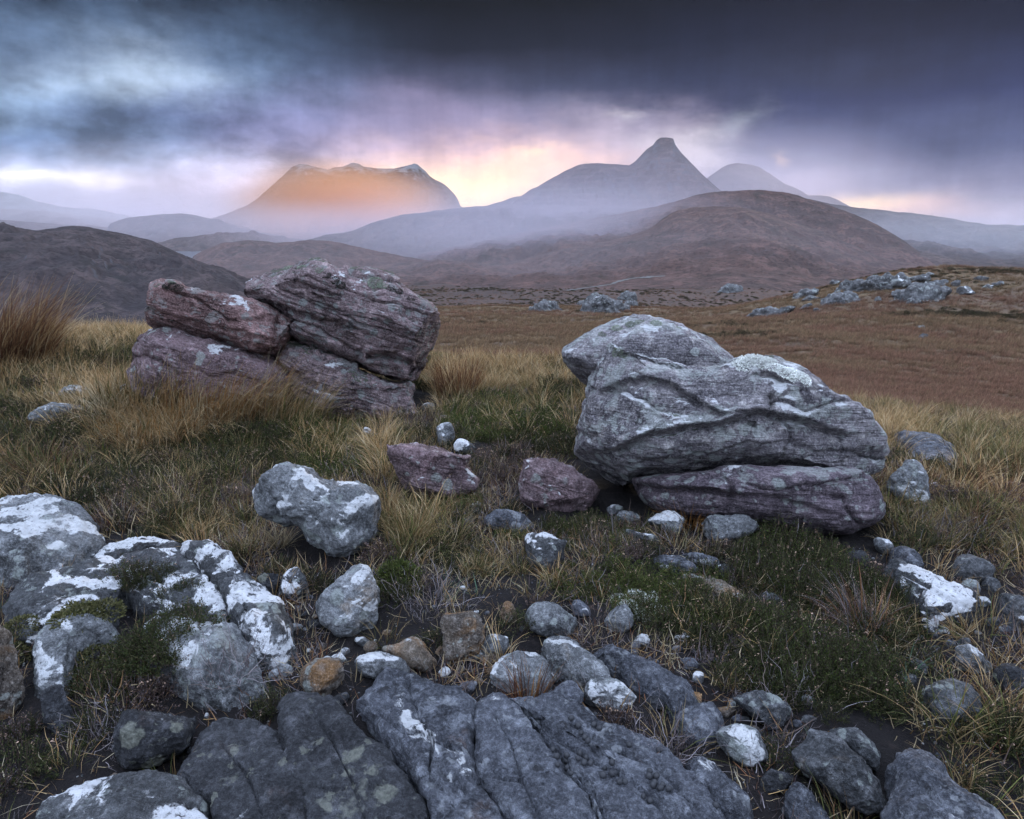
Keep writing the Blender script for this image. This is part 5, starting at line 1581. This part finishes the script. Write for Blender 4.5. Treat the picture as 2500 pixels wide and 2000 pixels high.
# patches: kind, centre u,v and half size in photograph pixels, tufts per square metre, size
PATCH = [
    # left meadow
    ('mix', 150, 950, 430, 130, 40, 1.0), ('tan', 300, 870, 230, 70, 75, 1.0), ('tan', 450, 830, 160, 50, 80, 1.0), ('tan', 80, 780, 160, 50, 45, 1.0),
    ('heath', 130, 770, 260, 60, 90, 1.3), ('heath', 480, 960, 180, 70, 80, 1.1), ('heath', 200, 990, 260, 80, 80, 1.0), ('heath', 330, 1090, 190, 60, 55, 0.9), ('green', 300, 800, 260, 50, 50, 1.2), ('heath', 60, 900, 160, 80, 70, 1.1),
    ('brown', 300, 1030, 280, 90, 35, 0.9), ('red', 90, 990, 150, 60, 22, 1.0), ('tan', 330, 930, 150, 60, 60, 0.9), ('green', 400, 960, 240, 100, 35, 1.0),
    ('straw', 350, 1080, 270, 80, 50, 1.0), ('mix', 440, 1080, 160, 80, 40, 0.8), ('purple', 400, 1010, 180, 70, 18, 0.8), ('tan', 250, 715, 260, 30, 60, 1.0), ('mix', 330, 740, 240, 50, 50, 1.1),
    ('tan', 20, 700, 120, 60, 40, 1.2),
    # centre back
    ('bright', 640, 890, 130, 50, 150, 1.1), ('bright', 700, 975, 110, 50, 150, 1.0), ('bright', 1070, 885, 140, 50, 150, 1.1), ('green', 650, 900, 140, 60, 60, 1.2), ('green', 1060, 890, 140, 45, 60, 1.2), ('heath', 560, 900, 90, 50, 80, 1.1), ('tan', 690, 930, 120, 50, 25, 0.8), ('mix', 660, 935, 180, 60, 35, 0.8),
    ('mix', 1060, 835, 150, 50, 60, 1.0), ('tan', 1050, 800, 170, 30, 60, 1.1), ('tan', 960, 830, 60, 30, 40, 0.9), ('brown', 1050, 990, 70, 60, 60, 0.9), ('mix', 810, 960, 50, 60, 60, 0.9), ('tan', 800, 960, 36, 50, 50, 0.9),
    ('heath', 1160, 930, 80, 50, 60, 1.0), ('brown', 850, 880, 90, 25, 40, 0.8), ('straw', 900, 905, 120, 40, 40, 0.8), ('heath', 1180, 810, 60, 60, 60, 1.2),
    # centre
    ('mix', 870, 1110, 110, 70, 70, 0.9), ('tan', 850, 1090, 80, 50, 45, 0.9), ('heath', 950, 1150, 110, 60, 45, 0.8), ('straw', 960, 1180, 150, 90, 60, 0.9), ('mix', 1010, 1170, 110, 60, 40, 0.7),
    ('blue', 1010, 1220, 120, 60, 14, 1.0), ('twig', 880, 1250, 100, 60, 30, 1.0), ('straw', 760, 1180, 120, 60, 40, 0.9), ('brown', 720, 1170, 90, 50, 30, 0.8), ('straw', 600, 1170, 130, 60, 45, 0.9),
    ('tan', 720, 1150, 90, 30, 30, 0.7), ('twig', 940, 1290, 120, 50, 14, 0.9),
    # under and beside the massive boulder
    ('tan', 1300, 1030, 90, 60, 60, 0.8), ('mix', 1330, 1050, 160, 50, 50, 0.8), ('tan', 1480, 1075, 130, 40, 60, 0.8), ('mix', 1560, 1100, 220, 45, 60, 0.8), ('straw', 1450, 1130, 180, 50, 60, 0.8),
    ('heath', 1240, 1120, 90, 45, 70, 0.8), ('bright', 1290, 1130, 60, 35, 60, 0.8), ('brown', 1330, 1160, 110, 45, 40, 0.7), ('heath', 1650, 1120, 130, 60, 70, 0.9), ('tan', 1660, 1110, 120, 40, 25, 0.8),
    # the heather bank
    ('bright', 1290, 1240, 150, 50, 110, 0.8), ('bright', 1180, 1130, 120, 50, 60, 0.7), ('bright', 930, 1120, 120, 60, 50, 0.7), ('bright', 1400, 1260, 140, 55, 55, 0.8), ('bright', 1500, 1290, 130, 60, 50, 0.8), ('heath', 1650, 1190, 170, 80, 70, 0.9), ('heath', 1560, 1330, 220, 80, 75, 0.9),
    ('heath', 1760, 1300, 150, 90, 75, 0.9), ('heath', 1700, 1420, 190, 70, 75, 0.9), ('heath', 1780, 1480, 140, 50, 55, 0.85), ('brown', 1620, 1270, 260, 110, 30, 0.8), ('straw', 1600, 1330, 300, 150, 22, 0.9),
    ('purple', 1560, 1340, 220, 90, 16, 0.8), ('twig', 1700, 1470, 190, 60, 16, 0.9), ('moss', 1720, 1275, 60, 35, 70, 0.9), ('lichen', 1350, 1265, 55, 28, 95, 0.7), ('lichen', 1240, 1225, 80, 30, 18, 0.5), ('lichen', 1470, 1370, 80, 30, 16, 0.5),
    ('lichen', 1010, 910, 50, 18, 30, 0.6), ('straw', 1500, 1390, 180, 60, 22, 0.8), ('tan', 1860, 1290, 60, 60, 30, 0.8), ('brown', 1350, 1330, 90, 40, 40, 0.7),
    # right
    ('red', 2010, 1040, 170, 60, 40, 1.0), ('tan', 2010, 1040, 170, 60, 20, 0.9), ('mix', 1950, 1090, 170, 70, 70, 1.0), ('heath', 1990, 1110, 120, 50, 60, 1.0), ('heath', 2010, 1010, 140, 40, 40, 1.0), ('mix', 2100, 1150, 130, 90, 60, 1.0), ('red', 2110, 1070, 110, 60, 40, 1.0), ('brown', 2080, 1090, 140, 70, 50, 1.1),
    ('straw', 1880, 1120, 110, 40, 60, 0.8), ('straw', 2050, 1200, 130, 80, 40, 0.8), ('mix', 1990, 1340, 120, 60, 40, 0.8), ('blue', 2020, 1430, 160, 60, 30, 1.1), ('mix', 2090, 1530, 150, 130, 55, 1.1),
    ('heath', 2100, 1620, 130, 120, 40, 0.9), ('straw', 2050, 1550, 140, 110, 30, 1.0), ('mix', 1900, 1340, 80, 60, 50, 0.8), ('tan', 1880, 930, 70, 40, 60, 1.0), ('mix', 1940, 900, 160, 40, 40, 0.9), ('mix', 2080, 960, 130, 60, 50, 1.1),
    ('brown', 2060, 1480, 120, 60, 30, 0.8), ('heath', 1880, 1360, 80, 60, 60, 0.8),
    # front
    ('moss', 200, 1385, 80, 50, 85, 1.0), ('heath', 330, 1290, 90, 40, 80, 0.8), ('heath', 340, 1400, 100, 60, 90, 0.9), ('brown', 280, 1440, 120, 50, 60, 0.8), ('heath', 180, 1470, 120, 40, 60, 0.8), ('heath', 100, 1580, 130, 60, 45, 0.8),
    ('brown', 80, 1620, 130, 80, 50, 0.8), ('twig', 470, 1450, 60, 60, 60, 1.0), ('purple', 470, 1430, 50, 50, 40, 0.8), ('straw', 120, 1600, 140, 100, 24, 0.9), ('straw', 420, 1540, 150, 60, 18, 0.8), ('twig', 210, 1540, 60, 50, 50, 0.8),
    ('red', 590, 1390, 50, 60, 20, 0.6), ('straw', 620, 1400, 120, 90, 30, 0.7), ('blue', 560, 1430, 60, 60, 22, 0.9), ('blue', 700, 1360, 120, 60, 10, 0.8), ('mix', 700, 1350, 60, 25, 40, 0.6), ('straw', 850, 1330, 200, 80, 22, 0.7),
    ('brown', 1330, 1540, 60, 50, 70, 0.7), ('purple', 1390, 1590, 60, 50, 70, 0.7), ('mix', 1330, 1535, 50, 30, 24, 0.6), ('straw', 1620, 1560, 130, 60, 40, 0.8), ('blue', 1640, 1600, 110, 80, 22, 1.0), ('mix', 1600, 1610, 80, 60, 30, 0.7),
    ('straw', 1800, 1700, 130, 60, 26, 0.7), ('blue', 1700, 1720, 140, 40, 20, 0.9), ('brown', 1450, 1480, 100, 40, 24, 0.6), ('straw', 1330, 1350, 260, 60, 12, 0.6), ('straw', 1090, 1330, 300, 90, 9, 0.6), ('blue', 1240, 1330, 160, 50, 6, 0.9),
    ('mix', 30, 1250, 40, 60, 40, 0.7), ('blue', 20, 1320, 40, 50, 30, 0.9), ('red', 160, 1150, 60, 30, 26, 0.7), ('moss', 40, 1400, 30, 50, 60, 0.8),
]
KINDS = ['tan', 'mix', 'green', 'blue', 'red', 'straw', 'twig', 'heath', 'bright', 'brown', 'purple', 'lichen', 'moss']
pp, ss, ii = [], [], []
for kind, u, v, ru, rv, dens, sz in PATCH:
    ths = np.linspace(0, 2 * math.pi, 16, endpoint=False)
    ring = np.array([hit(u + ru * math.cos(t), v + rv * math.sin(t)) for t in ths])
    ring = ring[np.hypot(ring[:, 0], ring[:, 1]) < 14]
    if len(ring) < 3:
        continue
    lo, hi = ring.min(0), ring.max(0)
    area = (hi[0] - lo[0]) * (hi[1] - lo[1])
    n = int(area * dens * 1.35)
    x = rng.uniform(lo[0], hi[0], n)
    y = rng.uniform(lo[1], hi[1], n)
    if n == 0:
        continue
    z = ground(x, y)
    pu, pv = project(np.stack([x, y, z], -1))
    e = ((pu - u) / ru) ** 2 + ((pv - v) / rv) ** 2
    clump = fbm(np.stack([x * 3.2, y * 3.2, np.full(n, KINDS.index(kind) * 5.3)], -1), 3)
    keep = (rng.uniform(0, 1, n) < np.clip(1.35 - e + 0.9 * clump, 0, 1)) & (e < 1.6)
    t = top_at(x, y)
    free = t < z + 0.015
    if kind in ('moss', 'heath', 'lichen') and v > 1260 and u < 450:
        keep = keep & (e < 1.0)
        zz = np.where(free, z, np.minimum(t, z + 0.12))
        m = keep
    else:
        zz = z
        m = keep & free
    k = m.sum()
    pp.append(np.stack([x, y, zz], -1)[m])
    ss.append(sz * rng.uniform(0.7, 1.25, k))
    ii.append(KINDS.index(kind) * 4 + rng.integers(0, 4, k))
# a thin general litter over the near ground
n = 9000
a_ = np.radians(rng.uniform(-46, 46, n))
r_ = np.sqrt(rng.uniform(1.1 ** 2, 10.5 ** 2, n))
x, y = r_ * np.sin(a_), r_ * np.cos(a_)
z = ground(x, y)
free = top_at(x, y) < z + 0.015
far_ = sstep(r_, 3.0, 6.5)
ch = rng.uniform(0, 1, n)
kk = np.where(ch < 0.25, KINDS.index('straw'), np.where(ch < 0.5, KINDS.index('mix'), np.where(ch < 0.62, KINDS.index('brown'), np.where(ch < 0.69, KINDS.index('tan'), np.where(ch < 0.92, KINDS.index('heath'), KINDS.index('twig'))))))
m = free & (rng.uniform(0, 1, n) < 0.4 + 0.5 * far_)
pp.append(np.stack([x, y, z], -1)[m])
ss.append((rng.uniform(0.55, 0.9, n) + 0.35 * far_)[m])
ii.append((kk * 4 + rng.integers(0, 4, n))[m])
pp, ss, ii = np.concatenate(pp), np.concatenate(ss), np.concatenate(ii)
print('near cover', len(pp))
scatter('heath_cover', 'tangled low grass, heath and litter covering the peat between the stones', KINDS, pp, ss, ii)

# dead stalks and leaf bits lying flat on the peat
n = 8000
a_ = np.radians(rng.uniform(-44, 44, n))
r_ = np.sqrt(rng.uniform(1.1 ** 2, 6.0 ** 2, n))
x, y = r_ * np.sin(a_), r_ * np.cos(a_)
z = ground(x, y)
m = (top_at(x, y) < z + 0.01) & (fbm(P3(x * 1.4, y * 1.4, 9.0), 3) > -0.08)
scatter('dead_stalks', 'dead grass stalks and twig bits lying on the black peat', ['litter'], np.stack([x, y, z + 0.018], -1)[m], rng.uniform(0.6, 1.3, n)[m], rng.integers(0, 4, n)[m])

# tawny field grass
n = 100000
a_ = np.radians(rng.uniform(-44, 46, n))
r_ = np.exp(rng.uniform(math.log(8.5), math.log(150), n))
x, y = r_ * np.sin(a_), r_ * np.cos(a_)
z = ground(x, y)
red = fbm(P3(x * 0.03, y * 0.055), 4)
dk = fbm(P3(x * 0.05 + 9, y * 0.1, 3.0), 4)
darkpatch = np.exp(-(((x - 37) / 11) ** 2 + ((y - 52) / 7) ** 2)) + 0.7 * np.exp(-(((x - 50) / 30) ** 2 + ((y - 92) / 14) ** 2))
kind = np.where(red + 0.3 * rng.normal(size=n) > 0.12, 1, 0)
kind = np.where(rng.uniform(0, 1, n) < np.clip((dk - 0.5) * 1.2 + darkpatch * 1.3, 0, 0.9), 2, kind)
scl = np.clip(r_ / 40, 0.42, 1.4) * rng.uniform(0.55, 1.1, n)
scl = np.where(kind == 2, scl * 0.8, scl)
scatter('field_grass', 'wind combed tawny grass of the field below the knoll', ['field', 'fieldred', 'fielddark'], np.stack([x, y, z], -1), scl, kind * 4 + rng.integers(0, 4, n), tilt=True)

n = 26000
a_ = np.radians(rng.uniform(-42, 44, n))
r_ = np.exp(rng.uniform(math.log(130), math.log(900), n))
x, y = r_ * np.sin(a_), r_ * np.cos(a_)
z = ground(x, y)
pt = fbm(P3(x * 0.02, y * 0.03, 6.0), 4)
kind = np.where(pt + 0.25 * rng.normal(size=n) > 0.15, 2, np.where(rng.uniform(0, 1, n) < 0.75, 1, 0))
scatter('moor_heather', 'rough heather and grass tussocks covering the brown moor', ['field', 'fieldred', 'fielddark'], np.stack([x, y, z - 0.1], -1), np.clip(r_ / 110, 1.4, 5) * rng.uniform(0.5, 1.1, n), kind * 4 + rng.integers(0, 4, n), tilt=True)

# ------------------------------------------------------------------ single plants
def clump(name, label, cat, meshes, spots, group):
    for k, (u, v, sc) in enumerate(spots):
        p = hit(u, v)
        t = float(top_at(p[0], p[1]))
        z = float(ground(np.array([p[0]]), np.array([p[1]]))[0])
        if t > z + 0.02:
            z = min(t, z + 0.1)
        o = link(name, meshes[k % len(meshes)], (p[0], p[1], z - 0.005), label=label, category=cat, group=group)
        o.scale = (sc, sc, sc)
        o.rotation_euler = (0, 0, rng.uniform(-0.5, 0.5))
    return o


def one(name, label, cat, geo, mat, u, v, sc=1.0, rz=0.0, group=None):
    p = hit(u, v)
    z = float(ground(np.array([p[0]]), np.array([p[1]]))[0])
    o = link(name, plant_mesh(name, geo, mat), (p[0], p[1], z), label=label, category=cat, group=group)
    o.scale = (sc, sc, sc)
    o.rotation_euler = (0, 0, rz)
    return o


one('rush_tuft', 'big russet rush tuft bending in the wind on the knoll crest', 'grass tuft', join(blades(G, 1900, 0.9, 0.0045, 0.36, 0.55, 1.1, PAL['red'] + PAL['red'] + PAL['tan'], 7, (1.3, -0.1)), blades(G, 300, 0.5, 0.004, 0.3, 0.8, 1.0, PAL['red'], 5, (0.6, 0))), 'grass', 15, 775)
one('rush_tuft', 'dark red upright rush tuft beside the largest block', 'grass tuft', join(blades(G, 420, 0.46, 0.0045, 0.2, 0.42, 0.45, PAL['red'], 5), blades(G, 160, 0.36, 0.0045, 0.22, 0.7, 0.6, PAL['tan'], 5)), 'grass', 965, 838)
one('rush_tuft', 'small dark red rush tuft standing on the pale flat stone', 'grass tuft', blades(G, 90, 0.2, 0.0032, 0.05, 0.55, 0.4, PAL['red'] + PAL['red'][:2] + PAL['orange'][:1], 4), 'grass', 1108, 1478)
one('grass_tuft', 'pale straw star shaped tuft in front of the skull shaped rock', 'grass tuft', blades(G, 110, 0.19, 0.0036, 0.03, 1.15, 0.7, PAL['straw'], 5), 'grass', 590, 1150)
one('grass_tuft', 'whitish straw tuft by the flat grey stone', 'grass tuft', blades(G, 170, 0.34, 0.004, 0.08, 1.0, 0.9, PAL['straw'], 5, (-0.3, 0)), 'grass', 225, 880)
one('grass_tuft', 'combed golden grass swept across the foot of the pink slab', 'grass tuft', blades(G, 1400, 0.52, 0.004, 0.45, 0.6, 1.5, PAL['tan'] + PAL['orange'][:2] + PAL['straw'][:1], 6, (1.2, -0.2)), 'grass', 470, 862)
one('grass_tuft', 'long tawny grass swept against the lower corner of the pink slab', 'grass tuft', blades(G, 1000, 0.46, 0.004, 0.36, 0.6, 1.3, PAL['tan'] + PAL['mix'][:2], 6, (1.0, 0)), 'grass', 590, 885)
one('grass_tuft', 'tawny grass in front of the pale end of the pink slab', 'grass tuft', blades(G, 900, 0.46, 0.004, 0.4, 0.6, 1.3, PAL['tan'] + PAL['mix'], 6, (1.0, 0)), 'grass', 330, 842)
one('grass_tuft', 'tumbled coppery grass mat in the meadow', 'grass tuft', blades(G, 900, 0.42, 0.0034, 0.42, 0.9, 1.6, PAL['tan'] + PAL['orange'][:1], 6, (0.9, -0.6)), 'grass', 335, 905)
one('grass_tuft', 'orange grass tuft between the pale cobble and the squared block', 'grass tuft', blades(G, 200, 0.22, 0.0032, 0.08, 0.9, 1.2, PAL['orange'], 5), 'grass', 1455, 1108)
one('grass_tuft', 'dark brown tussock with grey dead blades beside the domed grey rock', 'grass tuft', blades(G, 260, 0.2, 0.0028, 0.09, 0.75, 0.9, PAL['red'] + PAL['grey'], 5), 'grass', 245, 1110)
one('grass_tuft', 'grey drooping tussock on the heather bank', 'grass tuft', blades(G, 260, 0.28, 0.0028, 0.07, 0.9, 0.9, PAL['grey'] + PAL['red'], 5, (-0.8, 0.2)), 'grass', 1815, 1330)
one('grass_tuft', 'golden green tussock draping the skull shaped rock', 'grass tuft', blades(G, 260, 0.24, 0.0032, 0.1, 0.7, 1.0, PAL['mix'] + PAL['tan'], 5), 'grass', 860, 1135)
one('grass_tuft', 'dark grass tussock under the rush tuft in the meadow', 'grass tuft', blades(G, 300, 0.3, 0.003, 0.14, 0.8, 1.0, PAL['red'] + PAL['mix'], 5), 'grass', 90, 1010)
one('tall_grass', 'few long pale grass stalks arching before the massive boulder', 'grass', blades(np.random.default_rng(3), 3, 0.62, 0.0032, 0.02, 0.5, 1.1, PAL['straw'], 9, (3, 0)), 'grass', 1610, 1090)
clump('heather_clump', 'rounded dark green heather clump on the slope below the massive boulder', 'heather', [plant_mesh('heather_clump', sprigs(G, 260, 0.16, 0.17, PAL['heath'] + PAL['bright'][:1], m=26, tips=(PINK, 0.06)), 'leaf') for _ in range(3)],
      [(1640, 1160, 1.0), (1700, 1190, 1.0), (1600, 1190, 0.8), (1760, 1230, 1.0), (1680, 1250, 0.9), (1560, 1320, 0.8), (1640, 1360, 0.9), (1740, 1400, 0.9), (1820, 1250, 0.7), (1700, 1450, 0.8), (1800, 1440, 0.9), (1880, 1270, 0.7), (1620, 1430, 0.7), (1230, 1125, 0.6), (1300, 1135, 0.55)], 'heather clumps on the bank')
clump('heather_clump', 'low brown heather clump with pale seed heads in the meadow', 'heather', [plant_mesh('heather_clump', sprigs(G, 200, 0.14, 0.14, PAL['brown'] + PAL['heath'], m=18, tips=(PINK, 0.3)), 'leaf') for _ in range(3)],
      [(235, 1080, 0.8), (300, 1050, 0.9), (420, 1040, 0.9), (160, 900, 1.1), (350, 990, 1.0), (520, 1000, 0.9), (90, 830, 1.2), (230, 790, 1.2), (120, 740, 1.2)], 'heather clumps in the meadow')
clump('moss_cushion', 'vivid green moss and heath cushion beside the egg shaped stone', 'moss', [plant_mesh('moss_cushion', join(cushion(G, 2600, 0.10, 0.09, PAL['bright'], (0.012, 0.006)), sprigs(G, 90, 0.1, 0.12, PAL['bright'], m=22)), 'leaf')], [(838, 1225, 1.0)], None)
clump('moss_cushion', 'dark green heath cushion growing over the split outcrop', 'moss', [plant_mesh('moss_cushion', sprigs(G, 420, 0.14, 0.12, PAL['heath'] + PAL['bright'][2:3], m=26), 'leaf')], [(350, 1425, 1.0)], None)
clump('moss_cushion', 'olive moss cushion against the white topped block', 'moss', [plant_mesh('moss_cushion', cushion(G, 3600, 0.13, 0.08, PAL['moss'], (0.012, 0.006)), 'leaf')], [(200, 1415, 1.0)], None)
clump('lichen_clump', 'white reindeer lichen tuft in green heath', 'lichen', PROTO['lichen'], [(1340, 1262, 1.0), (1365, 1275, 1.1), (1325, 1280, 0.9), (1385, 1290, 0.9), (1350, 1295, 0.8), (1305, 1265, 0.8), (1372, 1258, 0.8)], 'reindeer lichen tufts')
clump('heather_twigs', 'bare grey heather twigs over dark peat', 'twigs', [plant_mesh('heather_twigs', blades(G, 60, 0.22, 0.0028, 0.08, 1.0, 0.5, PAL['grey'], 8, jit=0.45, back=0.9), 'twig') for _ in range(2)],
      [(490, 1470, 0.9), (900, 1270, 1.0), (1390, 1620, 0.8), (330, 1260, 0.8), (2000, 1130, 1.0), (1660, 1500, 0.9), (215, 1560, 0.7)], 'bare heather twigs')

# ------------------------------------------------------------------ lichen crust and moss tufts on the boulders
def on_rock(u, v, Y):
    d = ray(u, v)
    best = None
    for o in COL.objects:
        if o.type == 'MESH' and (o.name.startswith('rock_') or o.name.startswith('boulder')) and o.get('kind') is None:
            mw = o.matrix_basis if o.parent is None else o.parent.matrix_basis @ o.matrix_basis
            inv = mw.inverted()
            ok, p, nrm, _ = o.ray_cast(inv @ Vector(CAM), Vector(d))
            if ok:
                w = mw @ p
                L = (w - Vector(CAM)).length
                if best is None or L < best[0]:
                    best = (L, w, nrm)
    return best


cr_w = [plant_mesh('lichen_crust', cushion(G, 520, 0.06, 0.02, PAL['white'][:3], (0.012, 0.008)), 'leaf') for _ in range(2)]
cr_g = [plant_mesh('moss_tuft', cushion(G, 520, 0.06, 0.022, [(0.2, 0.23, 0.17), (0.12, 0.14, 0.1), (0.28, 0.32, 0.25)], (0.012, 0.008)), 'leaf') for _ in range(2)]
cr_b = [plant_mesh('moss_tuft', cushion(G, 520, 0.06, 0.025, [(0.012, 0.012, 0.011), (0.022, 0.022, 0.018), (0.03, 0.03, 0.02)], (0.012, 0.008)), 'leaf') for _ in range(2)]
n_crust = 0
for label, cat, nm, ms, spots, grp in [
    ('bright white lichen crust on the shoulder of the massive boulder', 'lichen', 'lichen_crust', cr_w, [(1556, 768, .6), (1568, 766, .8), (1580, 764, .9), (1592, 762, .9), (1604, 762, .9), (1616, 766, .8), (1630, 772, .6), (1645, 778, .6), (1658, 784, .7), (1670, 789, .7), (1682, 795, .7), (1692, 801, .6)], 'white lichen crusts on the massive boulder'),
    ('grey green moss tuft on top of the largest bedded block', 'moss', 'moss_tuft', cr_g, [(535, 548, .9), (555, 545, .9), (580, 548, .8), (610, 556, .7), (640, 562, .7), (668, 568, .6), (790, 595, .8), (805, 600, .6), (520, 565, .7)], 'moss tufts on the bedded block'),
    ('black moss tuft on top of the bedded block or its neighbour', 'moss', 'moss_tuft', cr_b, [(685, 578, .6), (705, 590, .5), (718, 600, .5), (820, 605, .6), (840, 612, .5), (865, 628, .5), (360, 602, .6), (375, 606, .5), (350, 600, .5)], 'black moss tufts on the leaning pile'),
    ('grey moss tuft on the hump of the massive boulder', 'moss', 'moss_tuft', cr_g, [(1330, 682, .5), (1300, 690, .5), (1350, 676, .5), (1380, 682, .5), (1270, 702, .4), (1430, 692, .4), (1300, 745, .5), (1320, 750, .4)], 'moss tufts on the massive boulder'),
]:
    for k, (u, v, sc) in enumerate(spots):
        b = on_rock(u, v, 0)
        if b is None:
            b = on_rock(u, v + 8, 0) or on_rock(u, v + 14, 0)
        if b is None:
            continue
        nn_ = (b[2] + Vector((0, -0.2, 0.5))).normalized()
        o = link(nm, ms[k % 2], b[1] - nn_ * 0.004, label=label, category=cat, group=grp)
        o.rotation_mode = 'QUATERNION'
        o.rotation_quaternion = nn_.to_track_quat('Z', 'Y')
        o.scale = (sc * 1.2, sc, sc * 0.5)

# ------------------------------------------------------------------ droppings and loose stones
import bmesh
pel = []
for k in range(3):
    bm = bmesh.new()
    bmesh.ops.create_icosphere(bm, subdivisions=3, radius=0.0085)
    for v in bm.verts:
        c = np.array(v.co) * 130
        v.co *= 1 + 0.09 * float(perlin((c + k * 7)[None, :])[0])
        v.co.z *= 0.85
    me = bpy.data.meshes.new('dropping')
    bm.to_mesh(me)
    bm.free()
    for p in me.polygons:
        p.use_smooth = True
    me.materials.append(M['dropping'])
    pel.append(me)
PEL = [(500, 880), (560, 940), (580, 1005), (615, 1045), (640, 1072), (690, 935), (735, 965), (700, 850), (985, 1105), (1235, 1150), (345, 1145), (375, 1205), (385, 1275), (465, 1300), (495, 1345), (460, 1195), (455, 1240), (555, 1220),
       (570, 1180), (625, 1215), (605, 1255), (660, 1260), (840, 1255), (780, 1305), (765, 1360), (840, 1350), (870, 1345), (905, 1420), (950, 1420), (1160, 1325), (1155, 1370), (1215, 1365), (1200, 1420), (1190, 1445), (1270, 1440),
       (1250, 1470), (1320, 1475), (1105, 1540), (1160, 1575), (1715, 1615), (905, 490), (430, 545)]
for k, (x, y) in enumerate(PEL):
    u, v = CU + x / 4, 1293.75 + y / 4
    b = on_rock(u, v + 1.5, 0)
    g = hit(u, v + 1.5)
    p = np.array(b[1]) if b is not None and b[0] < np.linalg.norm(g - CAM) else g
    o = link('dropping', pel[k % 3], (p[0], p[1], p[2] + 0.0055), label='round dark dropping lying on or beside the ridged bedrock slab', category='dropping', group='droppings on the bedrock')
    s_ = rng.uniform(0.85, 1.15)
    o.scale = (s_, s_, s_)
    o.rotation_euler = tuple(rng.uniform(0, 6, 3))

peb = []
for k in range(5):
    V, q, t = rock_mesh('stone', (np.zeros(3), np.array([1., 0, 0]), np.array([0, 1., 0]), np.array([0, 0, 1.])), np.array([[math.cos(a) * rng.uniform(.7, 1.1), math.sin(a) * rng.uniform(.5, .8)] for a in np.linspace(0, 2 * math.pi, 8, endpoint=False)]) * 0.02, 0.013, 0.012, 2.4, 20, 12, None, 900 + k, cuts=6)
    peb.append([mesh_np('stone', V, q, t, M[mm]) for mm in ('pale', 'ochre', 'slab', 'grey')][k % 4])
PROTO['grit'] = peb
n = 9000
a_ = np.radians(rng.uniform(-42, 42, n))
r_ = np.sqrt(rng.uniform(1.1 ** 2, 5.0 ** 2, n))
x, y = r_ * np.sin(a_), r_ * np.cos(a_)
z = ground(x, y)
m = (top_at(x, y) < z + 0.004) & (fbm(P3(x * 1.7, y * 1.7, 4.0), 3) > -0.1)
sc_ = np.exp(rng.normal(-1.75, 0.45, n))
scatter('gravel', 'fine grit and gravel strewn over the black peat', ['grit'], np.stack([x, y, z], -1)[m], sc_[m], rng.integers(0, 5, n)[m])
n = 0
while n < 170:
    z0 = [(1000, 1330, 330, 110), (700, 1330, 160, 100), (1400, 1390, 250, 70), (2010, 1330, 130, 60), (1560, 1480, 160, 60), (1000, 1080, 70, 30), (330, 1600, 150, 60), (1240, 1600, 60, 60)][rng.integers(0, 8)]
    u, v = z0[0] + rng.normal() * z0[2] * 0.5, z0[1] + rng.normal() * z0[3] * 0.5
    if v > 1715 or v < 1060:
        continue
    p = hit(u, v)
    z = float(ground(np.array([p[0]]), np.array([p[1]]))[0])
    n += 1
    if top_at(p[0], p[1]) > z + 0.005:
        continue
    o = link('stone', peb[rng.integers(0, 5)], (p[0], p[1], z + 0.002), label='loose pebble on the black peat between the rocks', category='stone', group='pebbles on the peat')
    s_ = float(np.exp(rng.normal(-0.35, 0.5)))
    o.scale = (s_, s_, s_ * rng.uniform(.7, 1))
    o.rotation_euler = (0, 0, rng.uniform(0, 6))
